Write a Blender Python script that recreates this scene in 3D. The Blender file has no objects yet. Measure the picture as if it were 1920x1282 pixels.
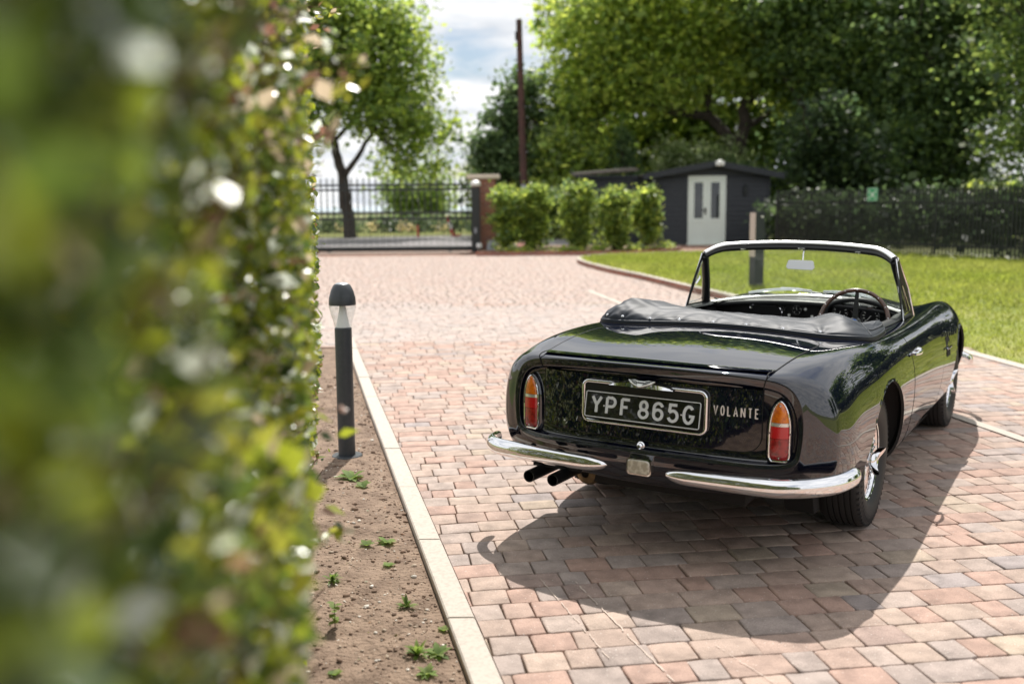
import bpy, bmesh, math, random
import numpy as np
from mathutils import Vector, Matrix
R = math.radians
rng = np.random.default_rng(7)
random.seed(7)
sc = bpy.context.scene
col = sc.collection

# ------------------------------------------------------------------ camera
CAM_H = 1.56
PITCH, ROLLC = R(7.6), .0087
cam_d = bpy.data.cameras.new('camera')
cam = bpy.data.objects.new('camera', cam_d)
col.objects.link(cam)
sc.camera = cam
cam_d.sensor_width = 36
cam_d.lens = 1867 / 1920 * 36
cam_d.clip_start = .02
cam_d.clip_end = 6000
D_ = Vector((0, math.cos(PITCH), -math.sin(PITCH)))
U_ = Vector((0, math.sin(PITCH), math.cos(PITCH)))
R_ = Vector((1, 0, 0))
c_, s_ = math.cos(ROLLC), math.sin(ROLLC)
R2 = c_ * R_ - s_ * U_
U2 = s_ * R_ + c_ * U_
cam.matrix_world = Matrix(((R2.x, U2.x, -D_.x, 0), (R2.y, U2.y, -D_.y, 0), (R2.z, U2.z, -D_.z, CAM_H), (0, 0, 0, 1)))
cam_d.dof.use_dof = True
cam_d.dof.focus_distance = 4.85
cam_d.dof.aperture_fstop = 1.5
cam_d.dof.aperture_blades = 9

# ------------------------------------------------------------------ sun and sky
SUN = Vector((.095, .675, 1)).normalized()
sun_d = bpy.data.lights.new('sun', 'SUN')
sun_d.energy = 5.0
sun_d.angle = R(.5)
sun_d.color = (1, .955, .89)
sun = bpy.data.objects.new('sun', sun_d)
sun.rotation_euler = SUN.to_track_quat('Z', 'Y').to_euler()
sun.location = SUN * 50
col.objects.link(sun)
w = bpy.data.worlds.new('World')
sc.world = w
w.use_nodes = True
nt = w.node_tree
nt.nodes.clear()
N = lambda t, **k: _n(nt, t, **k)


def _n(tree, t, **k):
    n = tree.nodes.new(t)
    for a, b in k.items():
        if a.startswith('i_'):
            n.inputs[a[2:].replace('_', ' ')].default_value = b
        else:
            setattr(n, a, b)
    return n


sky = N('ShaderNodeTexSky', sky_type='NISHITA', sun_disc=False, sun_elevation=math.asin(SUN.z),
        sun_rotation=math.atan2(SUN.x, SUN.y), air_density=1.0, dust_density=1.2, ozone_density=1.5)
tc = N('ShaderNodeTexCoord')
sep = N('ShaderNodeSeparateXYZ')
nt.links.new(tc.outputs['Generated'], sep.inputs[0])
# project the view direction on a flat cloud layer
mz = N('ShaderNodeMath', operation='MAXIMUM')
mz.inputs[1].default_value = 0.0
nt.links.new(sep.outputs['Z'], mz.inputs[0])
mz2 = N('ShaderNodeMath', operation='ADD')
mz2.inputs[1].default_value = .16
nt.links.new(mz.outputs[0], mz2.inputs[0])
comb = N('ShaderNodeCombineXYZ')
for ax in 'XY':
    d = N('ShaderNodeMath', operation='DIVIDE')
    nt.links.new(sep.outputs[ax], d.inputs[0])
    nt.links.new(mz2.outputs[0], d.inputs[1])
    nt.links.new(d.outputs[0], comb.inputs[ax])
cn = N('ShaderNodeTexNoise', i_Scale=1.7, i_Detail=9.0, i_Roughness=.56, i_Distortion=.35)
nt.links.new(comb.outputs[0], cn.inputs['Vector'])
cr = N('ShaderNodeValToRGB')
cr.color_ramp.elements[0].position = .29
cr.color_ramp.elements[1].position = .42
nt.links.new(cn.outputs['Fac'], cr.inputs[0])
cn2 = N('ShaderNodeTexNoise', i_Scale=2.6, i_Detail=7.0, i_Roughness=.55)
mp = N('ShaderNodeMapping')
mp.inputs['Location'].default_value = (3.1, 1.7, 2.2)
nt.links.new(comb.outputs[0], mp.inputs[0])
nt.links.new(mp.outputs[0], cn2.inputs['Vector'])
cc = N('ShaderNodeValToRGB')
cc.color_ramp.elements[0].position = .38
cc.color_ramp.elements[0].color = (7.6, 8.0, 8.6, 1)
cc.color_ramp.elements[1].position = .62
cc.color_ramp.elements[1].color = (11.4, 11.4, 11.4, 1)
nt.links.new(cn2.outputs['Fac'], cc.inputs[0])
mx = N('ShaderNodeMixRGB')
nt.links.new(cr.outputs[0], mx.inputs[0])
nt.links.new(sky.outputs[0], mx.inputs[1])
nt.links.new(cc.outputs[0], mx.inputs[2])
bg = N('ShaderNodeBackground', i_Strength=.085)
nt.links.new(mx.outputs[0], bg.inputs[0])
wo = N('ShaderNodeOutputWorld')
nt.links.new(bg.outputs[0], wo.inputs[0])
sc.view_settings.view_transform = 'Standard'
sc.view_settings.look = 'None'
sc.view_settings.exposure = .25
sc.view_settings.gamma = 1
sc.render.engine = 'CYCLES'
sc.cycles.use_denoising = True
sc.cycles.max_bounces = 8
sc.cycles.transparent_max_bounces = 12
sc.cycles.caustics_reflective = False
sc.cycles.caustics_refractive = False


def gz(Y):
    return np.minimum(.012 * np.maximum(0, np.asarray(Y, float) - 8), .35)


# ------------------------------------------------------------------ materials
MATS = {}


def mat(name, base=(.5, .5, .5), rough=.6, metal=0., coat=0., coat_rough=.03, spec=.5, ior=1.5, trans=0., coat_ior=1.5,
        emis=None, noise=None, bump=None, attr=False, translucent=0., alpha=1., tval=2.1):
    """noise=(scale, colour, low, high[, detail]); bump=(scale, strength, distance)"""
    m = bpy.data.materials.new(name)
    m.use_nodes = True
    t = m.node_tree
    p = t.nodes['Principled BSDF']
    p.inputs['Base Color'].default_value = (*base, 1)
    p.inputs['Roughness'].default_value = rough
    p.inputs['Metallic'].default_value = metal
    p.inputs['Coat Weight'].default_value = coat
    p.inputs['Coat Roughness'].default_value = coat_rough
    p.inputs['Coat IOR'].default_value = coat_ior
    p.inputs['Specular IOR Level'].default_value = spec
    p.inputs['IOR'].default_value = ior
    p.inputs['Transmission Weight'].default_value = trans
    p.inputs['Alpha'].default_value = alpha
    src = None
    co = t.nodes.new('ShaderNodeTexCoord')
    if attr:
        a = t.nodes.new('ShaderNodeAttribute')
        a.attribute_name = 'col'
        src = a.outputs['Color']
    if noise:
        nn = t.nodes.new('ShaderNodeTexNoise')
        nn.inputs['Scale'].default_value = noise[0]
        nn.inputs['Detail'].default_value = noise[4] if len(noise) > 4 else 6
        t.links.new(co.outputs['Object'], nn.inputs['Vector'])
        rp = t.nodes.new('ShaderNodeMapRange')
        rp.inputs[1].default_value = noise[2]
        rp.inputs[2].default_value = noise[3]
        t.links.new(nn.outputs['Fac'], rp.inputs[0])
        mx = t.nodes.new('ShaderNodeMixRGB')
        if src is not None and isinstance(noise[1], float):
            mx.blend_type = 'MULTIPLY'
            mx.inputs[2].default_value = (noise[1],) * 3 + (1,)
        else:
            mx.inputs[2].default_value = (*noise[1], 1)
        t.links.new(rp.outputs[0], mx.inputs[0])
        if src is not None:
            t.links.new(src, mx.inputs[1])
        else:
            mx.inputs[1].default_value = (*base, 1)
        src = mx.outputs[0]
    if src is not None:
        t.links.new(src, p.inputs['Base Color'])
    if bump:
        bn = t.nodes.new('ShaderNodeTexNoise')
        bn.inputs['Scale'].default_value = bump[0]
        bn.inputs['Detail'].default_value = 6
        t.links.new(co.outputs['Object'], bn.inputs['Vector'])
        bb = t.nodes.new('ShaderNodeBump')
        bb.inputs['Strength'].default_value = bump[1]
        bb.inputs['Distance'].default_value = bump[2]
        t.links.new(bn.outputs['Fac'], bb.inputs['Height'])
        t.links.new(bb.outputs[0], p.inputs['Normal'])
    if emis:
        p.inputs['Emission Color'].default_value = (*emis[:3], 1)
        p.inputs['Emission Strength'].default_value = emis[3]
    if translucent:
        tr = t.nodes.new('ShaderNodeBsdfTranslucent')
        hs = t.nodes.new('ShaderNodeHueSaturation')
        hs.inputs['Value'].default_value = tval
        hs.inputs['Hue'].default_value = .485
        if src is not None:
            t.links.new(src, hs.inputs['Color'])
        else:
            hs.inputs['Color'].default_value = (*base, 1)
        t.links.new(hs.outputs[0], tr.inputs[0])
        ms = t.nodes.new('ShaderNodeMixShader')
        ms.inputs[0].default_value = translucent
        t.links.new(p.outputs[0], ms.inputs[1])
        t.links.new(tr.outputs[0], ms.inputs[2])
        t.links.new(ms.outputs[0], t.nodes['Material Output'].inputs[0])
    MATS[name] = m
    return m


M = {}
M['paint'] = mat('car_paint', (.0030, .0045, .013), .5, spec=0., ior=1.45, coat=1, coat_rough=.006, coat_ior=1.88)
M['gap'] = mat('panel_gap_black', (.002, .002, .002), .8)
M['black'] = mat('black_trim', (.012, .013, .014), .35)
M['under'] = mat('underbody_black', (.012, .011, .011), .85)
M['chrome'] = mat('chrome', (.86, .86, .88), .045, metal=1)
M['hdr'] = mat('windscreen_chrome', (.93, .93, .93), .30, metal=1)
M['script'] = mat('script_metal', (.80, .76, .72), .38, metal=.25)
M['chrome_dull'] = mat('chrome_brushed', (.75, .75, .76), .2, metal=1)
M['tyre'] = mat('tyre_rubber', (.022, .022, .023), .62, bump=(90, .15, .002))
M['vinyl'] = mat('hood_cover_vinyl', (.020, .025, .033), .55, spec=.30, noise=(9, (.031, .037, .048), .4, .7), bump=(220, .12, .001))
M['leather'] = mat('black_leather', (.016, .017, .018), .38, bump=(160, .2, .001))
M['wood'] = mat('steering_wood', (.055, .022, .012), .3, coat=.6, noise=(30, (.10, .042, .02), .4, .65))
M['amber'] = mat('amber_lens', (.72, .19, .008), .14, coat=1, noise=(60, (.50, .10, .004), .4, .65), bump=(160, .3, .002))
M['red'] = mat('red_lens', (.50, .006, .014), .12, coat=1, bump=(120, .35, .002))
M['darkred'] = mat('dark_red_lens', (.33, .007, .010), .1, noise=(45, (.15, .004, .006), .45, .65), coat=1, bump=(70, .6, .004))
M['reflect'] = mat('reflector_band', (.75, .75, .72), .2, metal=.7)
M['clearlamp'] = mat('clear_lamp_glass', (.42, .38, .30), .10, coat=1, noise=(45, (.62, .58, .48), .45, .62), bump=(60, .7, .004))
M['plate'] = mat('plate_black', (.004, .004, .004), .16, coat=1)
M['digit'] = mat('plate_silver', (.70, .73, .75), .42, metal=.15)
M['whiteface'] = mat('badge_enamel', (.88, .89, .85), .35, metal=.1)
M['blue'] = mat('blue_enamel', (.02, .12, .42), .2, coat=1)
M['gaugeface'] = mat('gauge_black', (.006, .006, .007), .3)
M['gaugemark'] = mat('gauge_white', (.75, .75, .7), .5)
M['exhaust'] = mat('exhaust_tip', (.035, .037, .04), .32, metal=.8)
M['silencer'] = mat('silencer_steel', (.20, .14, .07), .45, metal=.7, noise=(20, (.05, .04, .03), .4, .7))
M['mirror'] = mat('mirror_back', (.82, .84, .87), .4, metal=.1)


def glass_mat(name, tint, rough=.0, haze=.0, edge=.1):
    m = bpy.data.materials.new(name)
    m.use_nodes = True
    t = m.node_tree
    t.nodes.clear()
    o = t.nodes.new('ShaderNodeOutputMaterial')
    tr = t.nodes.new('ShaderNodeBsdfTransparent')
    tr.inputs[0].default_value = (*tint, 1)
    gl = t.nodes.new('ShaderNodeBsdfGlossy')
    gl.inputs['Roughness'].default_value = .02
    fr = t.nodes.new('ShaderNodeFresnel')
    ge = t.nodes.new('ShaderNodeNewGeometry')
    iv = t.nodes.new('ShaderNodeMapRange')     # same reflection from both sides of the pane
    iv.inputs[3].default_value = 1.5
    iv.inputs[4].default_value = 1 / 1.5
    t.links.new(ge.outputs['Backfacing'], iv.inputs[0])
    t.links.new(iv.outputs[0], fr.inputs[0])
    mx = t.nodes.new('ShaderNodeMixShader')
    t.links.new(fr.outputs[0], mx.inputs[0])
    t.links.new(tr.outputs[0], mx.inputs[1])
    t.links.new(gl.outputs[0], mx.inputs[2])
    last = mx
    if haze:
        df = t.nodes.new('ShaderNodeBsdfDiffuse')
        df.inputs[0].default_value = (.8, .82, .82, 1)
        tl = t.nodes.new('ShaderNodeBsdfTranslucent')
        tl.inputs[0].default_value = (.85, .87, .85, 1)
        ad = t.nodes.new('ShaderNodeMixShader')
        ad.inputs[0].default_value = .6
        t.links.new(df.outputs[0], ad.inputs[1])
        t.links.new(tl.outputs[0], ad.inputs[2])
        tcn = t.nodes.new('ShaderNodeTexCoord')
        mp = t.nodes.new('ShaderNodeMapping')
        mp.inputs['Scale'].default_value = (1.2, 1.6, 5.0)
        t.links.new(tcn.outputs['Object'], mp.inputs[0])
        nz = t.nodes.new('ShaderNodeTexNoise')
        nz.inputs['Scale'].default_value = 1.6
        nz.inputs['Detail'].default_value = 3
        nz.inputs['Distortion'].default_value = 1.6
        t.links.new(mp.outputs[0], nz.inputs['Vector'])
        mr = t.nodes.new('ShaderNodeMapRange')
        mr.inputs[1].default_value = .52
        mr.inputs[2].default_value = .78
        mr.inputs[3].default_value = haze * .35
        mr.inputs[4].default_value = haze * 2.2
        t.links.new(nz.outputs['Fac'], mr.inputs[0])
        m2 = t.nodes.new('ShaderNodeMixShader')
        t.links.new(mr.outputs[0], m2.inputs[0])
        t.links.new(mx.outputs[0], m2.inputs[1])
        t.links.new(ad.outputs[0], m2.inputs[2])
        last = m2
    t.links.new(last.outputs[0], o.inputs[0])
    return m


M['glass'] = glass_mat('windscreen_glass', (.90, .95, .90), haze=.035)
M['sideglass'] = glass_mat('quarter_glass', (.88, .94, .90))
M['lampglass'] = glass_mat('lantern_glass', (.9, .92, .92), haze=.04)

M['paver'] = mat('block_pavers', rough=.85, attr=True, noise=(11, .66, .40, .70, 9), bump=(70, .55, .006))
_t = M['paver'].node_tree
_p = _t.nodes['Principled BSDF']
_src = _p.inputs['Base Color'].links[0].from_socket
_co = _t.nodes.new('ShaderNodeTexCoord')
# fine aggregate: dark grains and pale specks
_n1 = _t.nodes.new('ShaderNodeTexNoise')
_n1.inputs['Scale'].default_value = 260
_n1.inputs['Detail'].default_value = 3
_t.links.new(_co.outputs['Object'], _n1.inputs['Vector'])
_r1 = _t.nodes.new('ShaderNodeMapRange')
_r1.inputs[1].default_value, _r1.inputs[2].default_value = .35, .65
_r1.inputs[3].default_value, _r1.inputs[4].default_value = .80, 1.16
_t.links.new(_n1.outputs['Fac'], _r1.inputs[0])
_m1 = _t.nodes.new('ShaderNodeVectorMath')
_m1.operation = 'SCALE'
_t.links.new(_src, _m1.inputs[0])
_t.links.new(_r1.outputs[0], _m1.inputs['Scale'])
_v = _t.nodes.new('ShaderNodeTexVoronoi')
_v.inputs['Scale'].default_value = 42
_t.links.new(_co.outputs['Object'], _v.inputs['Vector'])
_r2 = _t.nodes.new('ShaderNodeMapRange')
_r2.inputs[1].default_value, _r2.inputs[2].default_value = .07, .12
_r2.inputs[3].default_value, _r2.inputs[4].default_value = .75, 0
_t.links.new(_v.outputs['Distance'], _r2.inputs[0])
_m2 = _t.nodes.new('ShaderNodeMixRGB')
_m2.inputs[2].default_value = (.66, .60, .54, 1)
_t.links.new(_r2.outputs[0], _m2.inputs[0])
_t.links.new(_m1.outputs[0], _m2.inputs[1])
_t.links.new(_m2.outputs[0], _p.inputs['Base Color'])
M['joint'] = mat('joint_sand', (.10, .075, .055), .95, noise=(9, (.06, .075, .025), .55, .72))
M['soil'] = mat('soil', (.27, .190, .135), .97, noise=(9, (.17, .115, .080), .40, .66, 9), bump=(45, .9, .03))
M['kerb'] = mat('kerb_stone', (.50, .445, .385), .9, noise=(60, (.41, .36, .31), .45, .7), bump=(200, .25, .002))
M['stone'] = mat('pebble', rough=.9, attr=True)
M['lawn'] = mat('lawn_turf', (.17, .205, .03), .95, noise=(1.2, (.25, .25, .06), .4, .65))
M['grass'] = mat('grass_blades', (.13, .2, .02), .7, attr=True, translucent=.45)
M['leaf'] = mat('leaves', rough=.45, attr=True, translucent=.55, spec=.5, tval=2.3)
M['hleaf'] = mat('glossy_hedge_leaves', rough=.26, attr=True, translucent=.42, spec=.9, tval=2.1)
M['bark'] = mat('bark', (.055, .042, .032), .95, noise=(6, (.03, .024, .02), .4, .6), bump=(20, .8, .03))
M['twig'] = mat('twigs', (.10, .05, .03), .8)
M['tar'] = mat('road_tarmac', (.34, .32, .32), .9, noise=(2, (.26, .25, .25), .4, .65))
M['shed'] = mat('shed_paint', (.016, .020, .028), .55, noise=(8, (.024, .028, .036), .4, .7))
M['door'] = mat('sage_door_paint', (.78, .85, .80), .45)
M['dglass'] = mat('dark_door_glass', (.012, .018, .02), .06, coat=1)
M['felt'] = mat('roofing_felt', (.13, .115, .10), .95, noise=(12, (.07, .06, .05), .4, .6))
M['bollard'] = mat('bollard_metal', (.028, .034, .040), .42, noise=(40, (.036, .042, .048), .4, .7))
M['boltop'] = mat('bollard_top', (.35, .38, .4), .35, metal=.6)
M['white'] = mat('white_paint', (.78, .78, .76), .4)
M['iron'] = mat('black_iron', (.012, .016, .016), .45)
M['fence'] = mat('dark_fence', (.007, .010, .009), .6)
M['pole'] = mat('pole_wood', (.085, .036, .028), .85, noise=(5, (.05, .025, .02), .4, .6))
M['grey'] = mat('grey_metal', (.34, .36, .40), .5)
M['cap'] = mat('cap_stone', (.60, .52, .43), .85)
M['green'] = mat('sign_green', (.0, .27, .10), .4)
M['postd'] = mat('dark_post', (.022, .028, .034), .5)
M['postlit'] = mat('lit_post_side', (.50, .42, .37), .8)  # light falling on the post's left face, painted in as pale colour
M['redp'] = mat('red_paint', (.45, .03, .02), .5)
M['field'] = mat('field_ground', (.10, .13, .03), .95, noise=(.2, (.17, .17, .06), .4, .6))
M['hill'] = mat('far_hills', (.34, .40, .44), .95)  # distance haze is mixed into this pale blue-grey


def brick_mat(name, scale=1.0):
    m = bpy.data.materials.new(name)
    m.use_nodes = True
    t = m.node_tree
    p = t.nodes['Principled BSDF']
    p.inputs['Roughness'].default_value = .9
    tcn = t.nodes.new('ShaderNodeTexCoord')
    b = t.nodes.new('ShaderNodeTexBrick')
    b.inputs['Color1'].default_value = (.33, .10, .055, 1)
    b.inputs['Color2'].default_value = (.21, .06, .04, 1)
    b.inputs['Mortar'].default_value = (.36, .30, .25, 1)
    b.inputs['Scale'].default_value = 1
    b.inputs['Brick Width'].default_value = .225 * scale
    b.inputs['Row Height'].default_value = .075 * scale
    b.inputs['Mortar Size'].default_value = .010 * scale
    mp = t.nodes.new('ShaderNodeMapping')
    mp.inputs['Rotation'].default_value = (R(90), 0, 0)
    sx = t.nodes.new('ShaderNodeSeparateXYZ')
    cb = t.nodes.new('ShaderNodeCombineXYZ')
    ad = t.nodes.new('ShaderNodeMath')
    t.links.new(tcn.outputs['Object'], sx.inputs[0])
    t.links.new(sx.outputs['X'], ad.inputs[0])
    t.links.new(sx.outputs['Y'], ad.inputs[1])
    t.links.new(ad.outputs[0], cb.inputs['X'])
    t.links.new(sx.outputs['Z'], cb.inputs['Y'])
    t.links.new(cb.outputs[0], b.inputs['Vector'])
    t.links.new(b.outputs['Color'], p.inputs['Base Color'])
    return m


M['brick'] = brick_mat('red_brick')

# ------------------------------------------------------------------ mesh helpers


def link(me, name, m=None, parent=None, smooth=False):
    o = bpy.data.objects.new(name, me)
    if m is not None:
        me.materials.append(m)
    col.objects.link(o)
    if parent is not None:
        o.parent = parent
    if smooth:
        me.polygons.foreach_set('use_smooth', np.ones(len(me.polygons), bool))
    return o


def np_mesh(name, V, F, m=None, parent=None, colors=None, smooth=False):
    """F: (n,k) array of faces of equal size"""
    V = np.asarray(V, np.float32)
    F = np.asarray(F, np.int32)
    me = bpy.data.meshes.new(name)
    me.vertices.add(len(V))
    me.vertices.foreach_set('co', V.ravel())
    k = F.shape[1]
    me.loops.add(F.size)
    me.loops.foreach_set('vertex_index', F.ravel())
    me.polygons.add(len(F))
    me.polygons.foreach_set('loop_start', np.arange(0, F.size, k, dtype=np.int32))
    me.update(calc_edges=True)
    if colors is not None:
        a = me.attributes.new('col', 'FLOAT_COLOR', 'FACE')
        c = np.ones((len(F), 4), np.float32)
        c[:, :3] = colors
        a.data.foreach_set('color', c.ravel())
    return link(me, name, m, parent, smooth)


class MB:
    """collects pieces, builds ONE mesh object"""

    def __init__(s):
        s.v, s.f = [], []

    def add(s, v, f):
        b = len(s.v)
        s.v += [tuple(map(float, p)) for p in v]
        s.f += [tuple(int(i) + b for i in q) for q in f]
        return s

    def box(s, lo, hi, tf=None, bev=0):
        x0, y0, z0 = lo
        x1, y1, z1 = hi
        if bev:
            bm = bmesh.new()
            bmesh.ops.create_cube(bm, size=1)
            for v in bm.verts:
                v.co = Vector(((x0 + x1) / 2 + v.co.x * (x1 - x0), (y0 + y1) / 2 + v.co.y * (y1 - y0), (z0 + z1) / 2 + v.co.z * (z1 - z0)))
            bmesh.ops.bevel(bm, geom=bm.edges[:], offset=bev, segments=2, affect='EDGES', profile=.6)
            bm.verts.index_update()
            v = [p.co.copy() for p in bm.verts]
            f = [[q.index for q in fc.verts] for fc in bm.faces]
            bm.free()
        else:
            v = [Vector(p) for p in ((x0, y0, z0), (x1, y0, z0), (x1, y1, z0), (x0, y1, z0), (x0, y0, z1), (x1, y0, z1), (x1, y1, z1), (x0, y1, z1))]
            f = [(0, 3, 2, 1), (4, 5, 6, 7), (0, 1, 5, 4), (1, 2, 6, 5), (2, 3, 7, 6), (3, 0, 4, 7)]
        if tf is not None:
            v = [tf @ p for p in v]
        return s.add(v, f)

    def tube(s, pts, r, n=8, cap=True, flat=None):
        """tube along points; r float or list; flat=(a,b) scales section on (side, up)"""
        pts = [Vector(p) for p in pts]
        rr = r if hasattr(r, '__len__') else [r] * len(pts)
        rings = []
        up0 = None
        for i, p in enumerate(pts):
            t = (pts[min(i + 1, len(pts) - 1)] - pts[max(i - 1, 0)])
            t = t.normalized() if t.length > 1e-9 else Vector((1, 0, 0))
            if up0 is None:
                up0 = Vector((0, 0, 1)) if abs(t.z) < .9 else Vector((1, 0, 0))
            sd = t.cross(up0)
            sd = sd.normalized() if sd.length > 1e-6 else Vector((1, 0, 0))
            u = sd.cross(t).normalized()
            if flat is None:
                up0 = u
            a, b = flat if flat else (1, 1)
            rings.append([p + sd * (math.cos(2 * math.pi * k / n) * rr[i] * a) + u * (math.sin(2 * math.pi * k / n) * rr[i] * b) for k in range(n)])
        v = [q for g in rings for q in g]
        f = []
        for i in range(len(pts) - 1):
            for k in range(n):
                f.append((i * n + k, i * n + (k + 1) % n, (i + 1) * n + (k + 1) % n, (i + 1) * n + k))
        if cap:
            f.append(tuple(range(n - 1, -1, -1)))
            f.append(tuple(range((len(pts) - 1) * n, len(pts) * n)))
        return s.add(v, f)

    def lathe(s, prof, n=32, tf=None, axis='Z', closed=False):
        """prof: list of (radius, height)"""
        v = []
        for (r_, h_) in prof:
            for k in range(n):
                a = 2 * math.pi * k / n
                if axis == 'Z':
                    p = Vector((r_ * math.cos(a), r_ * math.sin(a), h_))
                elif axis == 'Y':
                    p = Vector((r_ * math.cos(a), h_, r_ * math.sin(a)))
                else:
                    p = Vector((h_, r_ * math.cos(a), r_ * math.sin(a)))
                v.append(tf @ p if tf is not None else p)
        f = []
        m_ = len(prof)
        for i in range(m_ if closed else m_ - 1):
            j = (i + 1) % m_
            for k in range(n):
                f.append((i * n + k, i * n + (k + 1) % n, j * n + (k + 1) % n, j * n + k))
        return s.add(v, f)

    def build(s, name, m=None, parent=None, smooth=True, angle=None, bevel=0, sub=0):
        me = bpy.data.meshes.new(name)
        me.from_pydata(s.v, [], s.f)
        me.update()
        bm = bmesh.new()
        bm.from_mesh(me)
        bmesh.ops.recalc_face_normals(bm, faces=bm.faces)
        bm.to_mesh(me)
        bm.free()
        o = link(me, name, m, parent, smooth)
        if smooth:
            try:
                me.set_sharp_from_angle(angle=R(angle or 38))
            except Exception:
                pass
        if bevel:
            b = o.modifiers.new('bevel', 'BEVEL')
            b.width = bevel
            b.segments = 2
            b.limit_method = 'ANGLE'
        if sub:
            q = o.modifiers.new('sub', 'SUBSURF')
            q.levels = q.render_levels = sub
        return o


def tag(o, label=None, cat=None, group=None, kind=None):
    if label:
        o['label'] = label
    if cat:
        o['category'] = cat
    if group:
        o['group'] = group
    if kind:
        o['kind'] = kind
    return o


def empty(name, loc, rot=(0, 0, 0)):
    o = bpy.data.objects.new(name, None)
    o.empty_display_size = .2
    o.location = loc
    o.rotation_euler = rot
    col.objects.link(o)
    return o


def poly_inside(P, X, Y):
    P = np.asarray(P, float)
    ins = np.zeros(np.shape(X), bool)
    j = len(P) - 1
    for i in range(len(P)):
        xi, yi, xj, yj = *P[i], *P[j]
        cnd = ((yi > Y) != (yj > Y)) & (X < (xj - xi) * (Y - yi) / (yj - yi + 1e-12) + xi)
        ins ^= cnd
        j = i
    return ins


def sheet(name, poly, z, m, zf=None, kind='structure', grid=None):
    """flat polygon draped on the ground profile"""
    bm = bmesh.new()
    vs = [bm.verts.new((x, y, 0)) for x, y in poly]
    bm.faces.new(vs)
    ys = [p[1] for p in poly]
    for yy in np.arange(math.floor(min(ys)), max(ys), 2.0):
        bmesh.ops.bisect_plane(bm, geom=bm.verts[:] + bm.edges[:] + bm.faces[:], plane_co=(0, yy, 0), plane_no=(0, 1, 0))
    for v in bm.verts:
        v.co.z = float(gz(v.co.y)) + z
    bmesh.ops.triangulate(bm, faces=bm.faces[:])
    bmesh.ops.recalc_face_normals(bm, faces=bm.faces)
    me = bpy.data.meshes.new(name)
    bm.to_mesh(me)
    bm.free()
    for p in me.polygons:
        if p.normal.z < 0:
            me.flip_normals()
            break
    o = link(me, name, m)
    tag(o, kind=kind)
    return o

# ================================================================== GROUND
GA = R(8.7)
e1 = np.array([math.cos(GA), math.sin(GA)])
e2 = np.array([-math.sin(GA), math.cos(GA)])


def kerb_x(Y, side):
    """left / right edge of the pale kerb along the soil bed"""
    return -.036 - .214 * (Y - 3.12) - (.110 if side == 'L' else 0)


LAWN_NEAR = [(5.75, 1.0), (5.35, 4.0), (4.90, 9.3), (4.76, 10.5), (4.2, 12.9), (3.62, 15.3), (3.10, 17.4), (2.60, 20.1), (2.15, 21.9), (1.88, 23.4), (1.72, 24.6), (1.74, 25.7), (1.98, 26.5), (2.48, 27.1), (3.4, 27.6), (4.81, 28.0), (7.3, 28.4), (9.6, 28.3)]
LAWN = LAWN_NEAR + [(11.3, 24.8), (14.5, 20.2), (20, 12.5), (30, 3), (30, -8), (7, -8)]

# the land itself, one sheet to the horizon
ys = np.concatenate([[-60, -20, -6], np.arange(-4, 40, 2.0), [45, 60, 90, 150, 300, 700, 1500]])
xs = np.array([-900, -200, -60, -20, 0, 20, 60, 200, 900.])
v = [(x, y, float(gz(y)) - .045) for y in ys for x in xs]
n = len(xs)
f = [(i * n + j, i * n + j + 1, (i + 1) * n + j + 1, (i + 1) * n + j) for i in range(len(ys) - 1) for j in range(n - 1)]
tag(np_mesh('ground', v, f, M['field']), kind='structure')

PAVE = [(2.0, -6), (5.9, -6)] + [(5.8, 1.0)] + LAWN_NEAR[1:17] + [(9.4, 28.6), (9.4, 33.2), (5.3, 33.2), (5.3, 30.9), (3.4, 28.35), (-1.0, 28.4), (-1.2, 31.2), (-9, 31.6), (-9, 11.4), (kerb_x(11.1, 'R'), 11.1), (kerb_x(-6, 'R') - 0, -6)]
PAVE = [(kerb_x(-6, 'R'), -6), (6.3, -6), (5.85, 1.0)] + LAWN_NEAR[1:17] + [(9.4, 28.7), (9.4, 34.6), (5.6, 34.6), (5.3, 30.9), (4.6, 29.4), (3.4, 28.35), (-1.0, 28.4), (-1.2, 31.2), (-9, 31.6), (-9, 11.2), (kerb_x(11.2, 'R'), 11.2)]
sheet('paving_bed', PAVE, -.018, M['joint'])


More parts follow.
